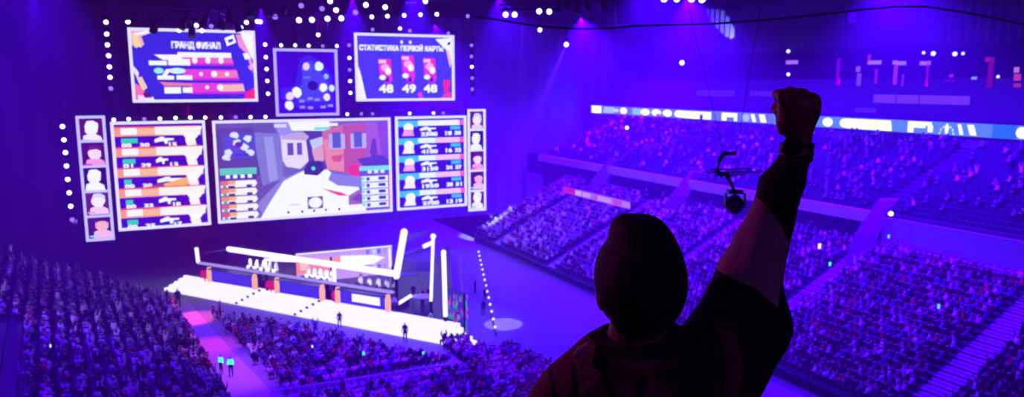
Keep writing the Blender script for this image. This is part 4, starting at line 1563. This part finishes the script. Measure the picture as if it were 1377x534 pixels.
# foreground man hides some of them
HERO = [(800, 345), (820, 290), (900, 290), (925, 380), (960, 360), (1060, 330), (1064, 430), (1010, 534), (706, 534), (800, 440)]
def inside(x, y, P):
    c = False
    for i in range(len(P)):
        (x0, y0), (x1, y1) = P[i], P[i - 1]
        if (y0 > y) != (y1 > y) and x < (x1 - x0) * (y - y0) / (y1 - y0) + x0:
            c = not c
    return c
def shown(s):
    x, y = to_px(Vector(s[:3]) + Z * 1.0)
    return 4 < x < 1373 and 0 < y < 530 and not inside(x, y, HERO)
order = sorted(range(len(spots)), key=lambda i: math.dist(spots[i][:3], (0, 0, 24)) if shown(spots[i]) else 1e9)
single = set(order[:280])
WORDS = {'sit': 'sitting', 'sit_clap': 'sitting and clapping', 'sit_one': 'sitting with one arm raised', 'sit_cheer': 'sitting with both arms raised', 'stand': 'standing', 'stand_clap': 'standing and clapping', 'stand_cheer': 'standing with both arms raised'}
WHERE = {'left stand': 'in the left stand', 'right stand': 'in the lower right stand', 'middle tier': 'in the middle tier', 'floor': 'on the floor'}
rest = []
for i, s in enumerate(spots):
    if i in single:
        x, y = to_px(Vector(s[:3]) + Z)
        band = 'bottom rows' if y > 500 else 'lower rows' if y > 460 else 'upper rows'
        lab = 'spectator in %s top %s %s, %s' % (SHIRTS[s[4]][0], WORDS[s[5]], WHERE[s[6]], band)
        person(s[5], s[4], s[:3], s[3], lab, lab, rnd.uniform(.95, 1.05))
    else:
        rest.append(s)

def crowd_mesh(name, items, label, cat='crowd'):
    """everyone beyond the nearest three hundred, one mass"""
    V, L, MI, NSZ = [], [], [], []
    off = 0
    for s in items:
        vs, fs, rg = FAR[s[5]]
        c, sn = math.cos(s[3]), math.sin(s[3])
        Rm = np.array([[c, -sn, 0], [sn, c, 0], [0, 0, 1]])
        V.append(vs @ Rm.T * rnd.uniform(.93, 1.06) + np.array(s[:3]))
        for f, g in zip(fs, rg):
            L.extend([q + off for q in f])
            NSZ.append(len(f))
            MI.append({0: s[4], 1: 8, 2: 9, 3: 10}[g])
        off += len(vs)
    V = np.concatenate(V)
    me = bpy.data.meshes.new(name)
    me.vertices.add(len(V))
    me.vertices.foreach_set('co', V.astype(np.float32).ravel())
    me.loops.add(len(L))
    me.loops.foreach_set('vertex_index', np.array(L, dtype=np.int32))
    me.polygons.add(len(NSZ))
    sz = np.array(NSZ, dtype=np.int32)
    st = np.concatenate([[0], np.cumsum(sz)[:-1]]).astype(np.int32)
    me.polygons.foreach_set('loop_start', st)
    for q in SHIRTS:
        me.materials.append(q[1])
    me.materials.append(M_skin); me.materials.append(M_hair); me.materials.append(M_trs)
    me.polygons.foreach_set('material_index', np.array(MI, dtype=np.int32))
    me.polygons.foreach_set('use_smooth', np.ones(len(sz), dtype=bool))
    me.update(calc_edges=True)
    me.validate()
    o = bpy.data.objects.new(name, me)
    COL.objects.link(o)
    return tag(o, label, cat, kind='stuff')
crowd_mesh('seated_crowd', rest, 'dense distant crowd of spectators filling the stands and the floor')

# rows of seats in the right stands and the left stand: backs as one mass
def seat_rows(name, label, items):
    m = MB()
    for p, X, Y in items:
        m.box(p + Z * .43, .46, .4, .07, X, Y, Z)
        m.box(p + Z * .66 - Y * .2, .46, .05, .44, X, Y, Z)
    o = m.build(name, mat('seat_plastic', '2c2c48', .6))
    return tag(o, label, 'seats', kind='stuff')
it = []
rows = 17
dv, dz = 14.5 / rows, 6.0 / rows
for r in range(rows):
    u = 14.0
    while u < 108:
        if all(abs(u - a) > 1.0 for a in AIS):
            it.append((A(u, 63 + (r + .45) * dv, 11.5 + (r + 1) * dz), DU, -DV))
        u += .7
seat_rows('seat_rows', 'rows of dark folding seats in the middle tier at right', it)

# staff and players
FR = (0, 30, 0)
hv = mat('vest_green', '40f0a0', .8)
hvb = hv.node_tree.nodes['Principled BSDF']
hvb.inputs['Emission Color'].default_value = rgb('30f0a0')     # fluorescent cloth: glow put in so green shows under blue light
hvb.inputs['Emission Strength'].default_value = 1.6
for k, (x, y) in enumerate([(298, 503), (311, 506)]):
    p = on_z(x, y, 0)
    lab = ['left of two stewards in bright green vests on the pink walkway', 'right of two stewards in bright green vests on the pink walkway'][k]
    o = person('stand', hv, p, 2.6 + k * .5, lab, 'stewards in green vests')
person('stand', 3, on_z(240, 414, 0), facing(on_z(240, 414, 0), (0, 0, 0)), 'dark clad guard standing before the left end of the white steps', scale=1.25)
person('stand', 3, on_z(457, 441, 0), PI, 'dark clad guard standing before the middle of the white steps', scale=1.0)
person('stand', 3, on_z(545, 460, 0), PI * .9, 'dark clad guard standing before the right part of the white steps', scale=1.1)
person('stand', 2, on_z(650, 425, 0), .3, 'staff member in dark clothes on the walkway by the barrier lamps', scale=1.0)
person('stand', 0, on_z(652, 402, 0), 2.3, 'staff member in pale top on the walkway by the barrier lamps')
person('stand', 2, on_z(639, 395, 0), 1.3, 'lone dark figure walking up the walkway beside the stage')
wp = mat('cloth_peach', 'ffb090', .8)
for k, (x, y, b) in enumerate([(569, 404, 0), (576, 402, 1), (556, 404, 0), (523, 418, 1), (531, 420, 0)]):
    person('stand' if k > 2 else 'stand_clap' if b else 'stand', [wp, 0, 2, wp, 0][k], on_z(x, y, DECK), PI + (.5 - k * .2), ['commentator in peach top at the round table', 'commentator in pale top clapping at the round table', 'commentator in dark top left of the round table', 'stage host in peach top at the right desk end', 'stage host in pale top at the right desk end'][k])
for k, q in enumerate(CH):
    nm = ['left team', 'middle team', 'white panelled right'][k // 5]
    lab = 'player in %s shirt seated %s from the left behind the %s desk' % (['white', 'white', 'dark'][k // 5], NTH[k % 5], nm)
    person('sit', [4, 0, 2][k // 5], q + Z * .12, facing(q, q - DB), lab, 'players seated at the stage desks')

# phones held up in the crowd
def phone(x, y, d, col, label, s=1.0):
    p = on_y(x, y, d)
    m = MB()
    m.box(p, .16 * s, .02, .3 * s)
    m.box(p + Vector((0, -.014, 0)), .15 * s, .01, .28 * s, mi=1)
    tag(m.build('phone', [M_black, glow('phone_' + col, col, 1.6, False)], origin=p), label, 'phone')
phone(570, 476, 62, '50f0ff', 'cyan lit phone held up below the right part of the steps', 1.6)
phone(489, 475, 62, '40e0f0', 'dimmer cyan lit phone in the floor crowd left of the cyan one', 1.3)
phone(1116, 355, 66, '50f0ff', 'cyan lit phone in the lower right stand nearest the raised arm', 1.3)
phone(1262, 412, 56, '50c8ff', 'cyan lit phone in the middle of the near right crowd block', 1.3)
phone(68, 465, 48, 'e8e8ff', 'white lit phone in the left stand crowd', .7)
phone(1195, 318, 68, '60d0ff', 'small cyan light on the stair block at right', 1.2)
phone(1102, 331, 72, 'ffe0ff', 'wide white lit phone screen above the lower right stand', 1.9)
phone(420, 466, 62, 'ffffff', 'white lit phone in the floor crowd under the steps', .8)
put_lamp('b', on_y(1198, 287, 66), 'single white lamp on top of the nearest stair block', None, .9)
put_lamp('d', on_y(100, 297, 92), 'faint lamp on the lower left of the portrait screen column', None, 1.3)
# hand rail at the lower left corner
m = MB()
m.path([on_y(24, 486, 45), on_y(28, 510, 44.5), on_y(33, 545, 44)], .05, 6)
tag(m.build('handrail', M_pale, origin=on_y(28, 510, 44.5)), 'thin pale handrail rising at the lower left corner', 'handrail')
# ------------------------------------------------------------------ the man with the raised fist
HY = 1.5
def HP(x, y, dy=0.0):
    return on_y(x, y, HY + dy)
KM = HY / FPX
TZ = HP(850, 289).z - 1.8          # level he stands on
hero = thing('person', 'man seen from behind in dark jacket raising his right fist', 'person', (HP(870, 400).x, HY, TZ))

def slices(rows, depth, dy=0.0, n=24, f=None):
    """rows: (y, x left, x right) in picture columns on the man's own plane, depth: half depth in metres per row"""
    R = []
    for i, (y, xl, xr) in enumerate(rows):
        dd = depth[i] if isinstance(depth, (list, tuple)) else depth
        off = dy[i] if isinstance(dy, (list, tuple)) else dy
        c = (HP(xl, y, off) + HP(xr, y, off)) / 2
        hw = (HP(xr, y, off) - HP(xl, y, off)).length / 2
        R.append((c, Vector((hw, 0, 0)), Vector((0, dd, 0))))
    return R

def remesh(mb, name, mats, parent, voxel, smooth=4, pick=None, disp=0.0):
    o = mb.build(name + '_raw', mats, None, origin=parent['_o'])
    r = o.modifiers.new('r', 'REMESH')
    r.mode = 'VOXEL'
    r.voxel_size = voxel
    s = o.modifiers.new('s', 'SMOOTH')
    s.iterations = smooth
    s.factor = .5
    dg = bpy.context.evaluated_depsgraph_get()
    me = bpy.data.meshes.new_from_object(o.evaluated_get(dg))
    me.name = name
    old = o.data
    bpy.data.objects.remove(o)
    bpy.data.meshes.remove(old)
    me.materials.clear()
    for m_ in (mats if isinstance(mats, (list, tuple)) else [mats]):
        me.materials.append(m_)
    org = Vector(parent['_o'])
    if disp:
        from mathutils import noise
        for v in me.vertices:
            p = v.co + org
            v.co += v.normal * (noise.noise(p * 9) * disp + noise.noise(p * 22) * disp * .4)
    if pick:
        for p in me.polygons:
            p.material_index = pick(p.center + org)
    me.polygons.foreach_set('use_smooth', [True] * len(me.polygons))
    no = bpy.data.objects.new(name, me)
    COL.objects.link(no)
    no.parent = parent
    no['_o'] = parent['_o']
    return no

M_hskin = mat('man_skin', '7c4c40', .55, vary=.1, scale=20)
M_hhair = mat('man_hair', '060506', .75, vary=.3, scale=60, bump=.4)
M_jblack = mat('jacket_black', '0a0a0d', .7, vary=.2, scale=12)
M_jpanel = mat('jacket_pale_panel', 'a89098', .85, vary=.12, scale=10)
M_jbrown = mat('jacket_maroon_panel', '703840', .85, vary=.2, scale=10)
M_jeans = mat('man_trousers', '101016', .9)

# --- body: skull, neck, trunk, limbs and hands, fused into one skin
b = MB()
hc = HP(860, 372, .0)
b.loft(slices([(300, 845, 872), (308, 830, 890), (325, 818, 904), (350, 811, 911), (380, 809, 911), (405, 812, 905), (425, 822, 890), (440, 835, 875)],
              [.03, .06, .085, .098, .1, .095, .085, .06], [0, 0, .01, .015, .02, .03, .04, .05]), 24)
fd = Vector((-.35, .94, 0)).normalized(); fx = Vector((fd.y, -fd.x, 0))     # where the face looks
fc = hc + Vector((0, .01, -.03))
b.ball(fc + fd * .075 + Z * -.045, .045, .04, .05, 14, 8, X=fx, Y=fd)       # jaw and mouth area
b.ball(fc + fd * .118 + Z * .0, .013, .02, .028, 10, 6, X=fx, Y=fd)         # nose
b.ball(fc + fd * .085 + Z * .04, .055, .03, .02, 12, 6, X=fx, Y=fd)         # brow
for s in (-1, 1):
    b.ball(fc + fx * (s * .083) + fd * .0 + Z * -.005, .012, .022, .034, 10, 6, X=fx, Y=fd)   # ears
b.loft(slices([(405, 826, 893), (430, 822, 892), (455, 815, 900), (480, 800, 915)], [.06, .06, .065, .07], .0), 18)       # neck
b.loft(slices([(468, 780, 960), (500, 755, 1000), (560, 745, 985), (640, 755, 970), (720, 745, 980), (800, 748, 978)], [.08, .1, .11, .1, .1, .1]), 18)
# right arm
wr = HP(1074, 196, -.01)
b.path([HP(975, 480), HP(1000, 420, .02), HP(1015, 340, .03), HP(1048, 265, .01), HP(1070, 212, 0), HP(1074, 190, 0)], [.07, .062, .055, .045, .033, .027], 14)
# fist: back of the hand towards the viewer, knuckles up, fingers curled forward
b.loft([(HP(1074, 194), Vector((.025, 0, 0)), Vector((0, .019, 0))), (HP(1074, 182), Vector((.027, 0, 0)), Vector((0, .021, 0))), (HP(1073, 170), Vector((.034, 0, 0)), Vector((0, .023, 0))),
        (HP(1075, 156), Vector((.041, 0, 0)), Vector((0, .024, 0))), (HP(1076, 142), Vector((.043, 0, 0)), Vector((0, .024, 0))), (HP(1076, 131), Vector((.041, 0, 0)), Vector((0, .02, 0)))], 20)
for k, (x, y, L, r) in enumerate([(1053, 129, .040, .0115), (1068, 126.5, .045, .012), (1083, 128, .041, .0115), (1097, 133, .034, .0105)]):
    kn = HP(x, y, -.004)
    a1 = kn + Vector((0, L, .002))
    a2 = a1 + Vector((0, .004, -.028))
    a3 = a2 + Vector((0, -.022, -.006))
    b.path([kn + Vector((0, -.002, -.014)), kn, kn + Vector((0, L * .5, .004)), a1, a2, a3], [r, r * 1.08, r, r * .98, r * .92, r * .8], 10)
b.path([HP(1060, 178, .004), HP(1055, 163, .008), HP(1053, 148, .014), HP(1053, 138, .03), HP(1066, 139, .052)], [.019, .018, .016, .0145, .010], 10)
b.ball(HP(1053, 147, .026), .015, .028, .024, 12, 8)
b.ball(HP(1053, 160, .018), .014, .024, .022, 12, 8)
# left arm hanging, with a relaxed hand
b.path([HP(790, 530), HP(752, 570), HP(734, 680, .0), HP(733, 820, .03), HP(735, 860, .04)], [.045, .045, .042, .032, .026], 14)
lh = HP(735, 880, .045)
b.loft([(HP(735, 858, .04), (.02, 0, 0), (0, .028, 0)), (lh, (.018, 0, 0), (0, .04, 0)), (lh - Z * .05, (.016, 0, 0), (0, .042, 0)), (lh - Z * .075, (.013, 0, 0), (0, .038, 0))], 14)
for k in range(4):
    q = lh + Vector((0, .031 - .021 * k, -.07))
    L = [.033, .038, .035, .027][k]
    b.path([q, q + Vector((.006, 0, -L)), q + Vector((.018, 0, -L * 1.8)), q + Vector((.03, 0, -L * 2.2))], [.0095, .009, .008, .007], 8)
b.path([lh + Vector((.004, .03, .01)), lh + Vector((.012, .055, -.02)), lh + Vector((.02, .06, -.05))], [.013, .011, .009], 8)
# legs down to the ankles
for s in (-1, 1):
    hx = HP(863, 800).x + s * .1
    b.path([(hx, HY, HP(863, 790).z), (hx + s * .01, HY, TZ + .5), (hx + s * .02, HY - .01, TZ + .12), (hx + s * .02, HY, TZ + .06)], [.085, .058, .04, .04], 12)
body = remesh(b, 'body', M_hskin, hero, .0045, 3)
for s in (-1, 1):
    m = MB(); m.ball(fc + fx * (s * .032) + fd * .1 + Z * .02, .012, .009, .009, 10, 6, X=fx, Y=fd); m.build('eye', mat('eye_white', 'e8e8e8', .3), body, smooth=True)
m = MB(); m.ball(fc + fd * .118 + Z * -.045, .024, .006, .007, 10, 5, X=fx, Y=fd); m.build('mouth', mat('lips', '8a4a48', .5), body, smooth=True)

# --- hair: full mass with a raised crown
h = MB()
h.loft(slices([(289, 840, 870), (290.5, 833, 880), (295, 826, 889), (303, 821, 898), (315, 819, 906), (327, 817, 912), (336, 809, 916), (350, 803, 920), (368, 799, 923), (385, 799, 923), (400, 803, 920), (415, 812, 914), (428, 818, 906), (440, 824, 897), (448, 830, 888)],
              [.03, .045, .062, .08, .094, .104, .11, .115, .116, .112, .104, .09, .075, .058, .04], [-.0, -.0, -.0, -.0, -.0, -.005, -.01, -.012, -.015, -.02, -.025, -.03, -.035, -.035, -.03]), 30)
remesh(h, 'hair', M_hhair, hero, .006, 3, disp=.004)

# --- jacket: trunk, sleeves, hood folds
j = MB()
trunk = [(449, 806, 905), (456, 790, 935), (464, 778, 970), (474, 766, 1000), (486, 750, 1015), (500, 733, 1020), (516, 722, 1016), (534, 716, 1006), (570, 722, 995), (640, 735, 985), (720, 735, 990), (790, 738, 988)]
j.loft(slices(trunk, [.075, .095, .105, .115, .125, .132, .138, .14, .14, .135, .135, .135]), 30)
sl = [(206, 1051, 1091), (214, 1048, 1091), (225, 1040, 1086), (240, 1022, 1083), (258, 1018, 1079), (276, 1013, 1074), (300, 1000, 1068), (320, 988, 1063), (340, 977, 1058), (358, 968, 1055), (375, 961, 1053), (392, 953, 1054), (406, 945, 1058), (420, 936, 1062), (434, 925, 1065), (448, 915, 1059), (465, 905, 1050), (485, 900, 1038), (505, 900, 1029), (534, 905, 1010), (580, 905, 985)]
dp = [.032, .034, .036, .045, .047, .05, .056, .06, .065, .068, .072, .078, .085, .095, .1, .105, .11, .115, .12, .12, .1]
j.loft(slices(sl, dp, [0, 0, 0, .005, .01, .015, .02, .025, .03, .03, .03, .025, .02, .015, .01, .0, 0, 0, 0, 0, 0]), 26)
# left sleeve
j.loft(slices([(480, 775, 800), (486, 760, 800), (495, 744, 798), (510, 723, 790), (534, 709, 780), (580, 700, 770), (680, 700, 762), (780, 706, 762), (845, 712, 758)], [.02, .045, .062, .075, .075, .07, .062, .055, .05], 0), 20)
# collar / hood roll
cpts = []
for i in range(17):
    t = 2 * PI * i / 16
    cpts.append(HP(858, 452) + Vector((.078 * math.cos(t), .085 * math.sin(t), .012 * math.sin(t * 1.0 + PI / 2) - .004)))
j.path(cpts, .02, 10)
j.path([HP(800, 470, -.07), HP(838, 492, -.1), HP(880, 494, -.1), HP(925, 470, -.08)], [.018, .024, .024, .018], 10)
# fabric folds on the raised sleeve
for (x0, y0, x1, y1, r) in ((1024, 258, 1073, 268, .009), (1052, 425, 1000, 470, .02)):
    j.path([HP(x0, y0, -.035), HP((x0 + x1) / 2, (y0 + y1) / 2 + 3, -.06), HP(x1, y1, -.035)], r, 8)
PANEL = [(1019, 262), (1038, 285), (1064, 322), (1060, 364), (1046, 402), (1017, 378), (968, 362), (950, 350), (1000, 290)]
PANEL2 = [(965, 425), (985, 428), (992, 470), (975, 534), (955, 620), (940, 620), (962, 520), (970, 470)]
def seg_dist(X, Y, P):
    best = np.full(X.shape, 1e9)
    for i in range(len(P) - 1):
        (x0, y0), (x1, y1) = P[i], P[i + 1]
        t = np.clip(((X - x0) * (x1 - x0) + (Y - y0) * (y1 - y0)) / ((x1 - x0) ** 2 + (y1 - y0) ** 2), 0, 1)
        best = np.minimum(best, np.hypot(X - x0 - t * (x1 - x0), Y - y0 - t * (y1 - y0)))
    return best
def poly_in(X, Y, P):
    c = np.zeros(X.shape, bool)
    for i in range(len(P)):
        (x0, y0), (x1, y1) = P[i], P[i - 1]
        if y0 == y1:
            continue
        c ^= ((y0 > Y) != (y1 > Y)) & (X < (x1 - x0) * (Y - y0) / (y1 - y0) + x0)
    return c
def signed(X, Y, P):
    d = seg_dist(X, Y, P + [P[0]])
    return np.where(poly_in(X, Y, P), d, -d)
REF_Z = HP(688.5, 289).z
PER_Z = (REF_Z - HP(688.5, 534).z) / 245.0
def cut_pattern(me, org):
    """garment pattern: how far each point of the cloth lies inside the pale and the maroon pieces"""
    n = len(me.vertices)
    co = np.zeros(n * 3)
    me.vertices.foreach_get('co', co)
    co = co.reshape(-1, 3) + np.array(org)
    X = co[:, 0] / HY * FPX + 688.5
    Y = 289 + (REF_Z - co[:, 2]) / PER_Z
    pale = signed(X, Y, PANEL)
    back = signed(X, Y, [(690, 458), (800, 452), (895, 458), (900, 620), (690, 620)])
    for P, w_ in (([(806, 440), (812, 480), (835, 534), (850, 620)], 6), ([(858, 478), (852, 500), (850, 560), (850, 700)], 6), ([(880, 470), (905, 490), (912, 534), (912, 700)], 8), ([(772, 480), (775, 534), (785, 600)], 4), ([(742, 492), (750, 534), (750, 700)], 3)):
        back = np.minimum(back, seg_dist(X, Y, P) - w_)
    maroon = np.maximum(back, signed(X, Y, PANEL2))
    for nm, arr in (('pale', pale), ('maroon', maroon)):
        at = me.attributes.new(nm, 'FLOAT', 'POINT')
        at.data.foreach_set('value', np.clip(arr, -20, 20).astype(np.float32))
def cloth_material():
    m = bpy.data.materials.new('jacket_cloth')
    m.use_nodes = True
    nt = m.node_tree
    bs = nt.nodes['Principled BSDF']
    bs.inputs['Roughness'].default_value = .85
    prev = None
    for nm, h in (('maroon', '703840'), ('pale', 'a89098')):
        at = nt.nodes.new('ShaderNodeAttribute'); at.attribute_name = nm
        mr = nt.nodes.new('ShaderNodeMapRange')
        mr.inputs['From Min'].default_value = -.6
        mr.inputs['From Max'].default_value = .6
        nt.links.new(at.outputs['Fac'], mr.inputs['Value'])
        mx = nt.nodes.new('ShaderNodeMix'); mx.data_type = 'RGBA'
        nt.links.new(mr.outputs[0], mx.inputs[0])
        if prev is None:
            mx.inputs[6].default_value = rgb('0a0a0d')
        else:
            nt.links.new(prev, mx.inputs[6])
        mx.inputs[7].default_value = rgb(h)
        prev = mx.outputs[2]
    nt.links.new(prev, bs.inputs['Base Color'])
    nz = nt.nodes.new('ShaderNodeTexNoise'); nz.inputs['Scale'].default_value = 14
    bp = nt.nodes.new('ShaderNodeBump'); bp.inputs['Strength'].default_value = .5; bp.inputs['Distance'].default_value = .01
    nt.links.new(nz.outputs['Fac'], bp.inputs['Height'])
    nt.links.new(bp.outputs['Normal'], bs.inputs['Normal'])
    return m
jacket = remesh(j, 'jacket', cloth_material(), hero, .0065, 3, disp=.007)
cut_pattern(jacket.data, jacket['_o'])
# small pale collar flap at the left of the neck
m = MB()
m.loft([(HP(776, 479, -.06), Vector((.01, 0, .004)), Vector((0, .012, 0))), (HP(782, 470, -.062), Vector((.013, 0, 0)), Vector((0, .014, 0))), (HP(790, 462, -.055), Vector((.006, 0, .002)), Vector((0, .01, 0)))], 10)
m.build('collar_flap', M_jpanel, jacket, smooth=True)
m = MB(); m.tube(HP(1071, 214), HP(1072, 206), .032, .030, n=18); m.build('cuff', M_jblack, jacket, smooth=True)

# --- watch
wa = HP(1071, 199)
wd = (HP(1075, 185) - HP(1070, 212)).normalized()
m = MB()
ring = []
for i in range(21):
    t = 2 * PI * i / 20
    ring.append(wa + Vector((.0315 * math.cos(t), .026 * math.sin(t), 0)))
for i in range(20):
    a, c = ring[i], ring[i + 1]
    mid_ = (a + c) / 2
    t = (c - a)
    m.box(mid_, t.length * 1.15, .005, .02, t.normalized(), t.normalized().cross(wd), wd)
watch = m.build('watch', mat('watch_band', '14141a', .5), hero)
m = MB()
cc = HP(1066, 197, -.03)
m.loft([(cc + Vector((0, .006, 0)), Vector((.019, 0, 0)), Vector((0, 0, .019))), (cc + Vector((0, -.001, 0)), Vector((.021, 0, 0)), Vector((0, 0, .021))), (cc + Vector((0, -.005, 0)), Vector((.018, 0, 0)), Vector((0, 0, .018)))], 22)
m.tube(HP(1086, 206, -.012), HP(1093, 209, -.012), .006, n=8)
m.build('watch_case', mat('watch_steel', '50505c', .3, .8), watch)

# --- trousers and shoes
t_ = MB()
t_.loft(slices([(760, 752, 976), (800, 748, 980), (850, 755, 972)], [.125, .13, .12]), 20)
for s in (-1, 1):
    hx = HP(863, 800).x + s * .095
    t_.path([(hx, HY, HP(863, 800).z), (hx + s * .01, HY, TZ + .5), (hx + s * .025, HY, TZ + .1)], [.105, .08, .065], 14)
remesh(t_, 'trousers', M_jeans, hero, .012, 3)
for s in (-1, 1):
    hx = HP(863, 800).x + s * .118
    m = MB()
    m.loft([((hx, HY - .09, TZ + .045), (.035, 0, 0), (0, 0, .045)), ((hx, HY - .02, TZ + .06), (.045, 0, 0), (0, 0, .06)), ((hx, HY + .08, TZ + .045), (.048, 0, 0), (0, 0, .045)), ((hx, HY + .17, TZ + .03), (.035, 0, 0), (0, 0, .03)), ((hx, HY + .19, TZ + .025), (.015, 0, 0), (0, 0, .018))], 14)
    m.build('shoe', mat('shoe_white', 'b8b4b8', .7), hero, smooth=True)

# the terrace he stands on, its front wall below the view
m = MB()
m.box((0.3, 1.2, TZ - .15), 9, 2.9, .3)
m.box((0.3, -1.2, TZ + .1), 9, 1.9, .8)
struct(m, 'floor_terrace', M_conc)
m = MB(); m.box((0.3, 2.55, TZ + .4), 9, .15, .8); struct(m, 'wall_terrace', M_conc)
# ------------------------------------------------------------------ lights of the hall, and added fill spots
W1 = 175000
for k, (u, v, z, e, sp) in enumerate([q for q in [(20, 64, 33, .9, 125), (45, 60, 34, 1.6, 125), (72, 60, 34, 1.8, 125), (102, 64, 34, 2.4, 125), (113, 44, 33, 1.2, 110), (82, 40, 34, .8, 110), (48, 36, 33, .9, 110),
                                       (0, 0, 0, 0, 0)] if q[3]]):
    lamp('wash_light', 'SPOT', A(u, v, z), W1 * e, BLUE, A(u, v + (8 if v > 20 else -3), 0), spot=sp, blend=1.0)
for (u, v, e) in ((-14, -10, .1), (-32, -14, .36), (-50, -10, .42)):
    lamp('crowd_fill', 'SPOT', AL(u, v, 31), W1 * e, (.075, 0, 1), AL(u, v, 5), spot=62, blend=.7)  # unseen spots added overhead to brighten the left crowd
for (u, v, e) in ((76, 12, .5), (62, 17, .8), (50, 18, .8)):
    lamp('crowd_fill', 'SPOT', A(u, v, 31), W1 * e, (.075, 0, 1), A(u, v, 0), spot=56, blend=.8)  # unseen narrow spots added to brighten the floor crowd
# white-lilac light over the stage
sc_ = T(TL * .55, 5)
lamp('stage_wash', 'SPOT', T(TL * .5, -60, 28), 50000, (.55, .22, 1), T(TL * .45, 3, 3.6), size=.5, spot=28, blend=.7)
lamp('stage_wash', 'SPOT', sc_ + Vector((26, -4, 24)), 5000, (.5, .3, 1), T(TL * .85, 5), size=.5, spot=40, blend=.7)
# rose light on the walkway
q = on_z(262, 428, 0)
lamp('walkway_spot', 'SPOT', q + Vector((-1, 4, 22)), 60000, (1, .06, .18), q, size=.2, spot=15, blend=.6)
q = on_z(320, 500, 0)
lamp('walkway_spot', 'SPOT', q + Vector((0, 2, 22)), 30000, (.5, .05, 1), q, size=.2, spot=30, blend=.8)
for x in (325, 375, 425, 490):
    a = Dk(x, -1.5, 4.6)
    lamp('desk_fill', 'SPOT', a, 2600, (.85, .7, 1), Dk(x, 2, 1.2), size=.2, spot=100, blend=.8)  # unseen spots added to whiten the chairs behind the desks
q = on_z(285, 466, 0)
lamp('walkway_spot', 'SPOT', q + Vector((0, 3, 22)), 25000, (1, .04, .3), q, size=.2, spot=18, blend=.8)
# white disc of light on the floor right of the stage
q = on_z(677, 436, 0)
lamp('disc_spot', 'SPOT', q + Vector((2, 6, 30)), 45000, (.8, .5, 1), q, size=.05, spot=7.5, blend=.15)
# visible beams
a = on_y(761.5, 61, 99.2)
lamp('beam_spot', 'SPOT', a, 250000, (.4, .35, 1), on_y(712, 175, 106), size=.02, spot=12, blend=.4)
a = on_y(843, 172, 99.2)
lamp('beam_spot', 'SPOT', a, 40000, (.5, .2, 1), on_y(785, 212, 97), size=.02, spot=6, blend=.5)
# pale patterns thrown on the roof above the balcony
for (x, y, e) in ((968, 9, 1), (1003, 7, 1.2), (1035, 3, .8), (1064, 12, .9)):
    q = on_z(x, y, 36)
    lamp('roof_spot', 'SPOT', q + Vector((0, -9, -7)), 14000 * e, (.3, .3, 1), q, size=.05, spot=26, blend=.3)
# blue glow of the lamp columns at the far left
lamp('column_glow', 'POINT', on_scr(140, 75, -3), 400, (.15, .0, 1), size=.5)
lamp('column_glow', 'POINT', on_scr(84, 235, -3), 900, (.15, .0, 1), size=.5)
lamp('rig_glow', 'POINT', rig(440, 30), 2000, (.15, .0, 1), size=.5)
lamp('rig_glow', 'POINT', rig(300, 30), 1200, (.15, .0, 1), size=.5)
lamp('shoulder_light', 'SPOT', Vector((-9, 8, 27)), 1000, (.9, .05, .8), HP(780, 470), size=.3, spot=25)
lamp('man_back_fill', 'SPOT', Vector((4, -5, 29)), 230, (.42, .08, 1), HP(900, 420), size=.6, spot=40)  # unseen fill added behind the viewer to lift the man's back
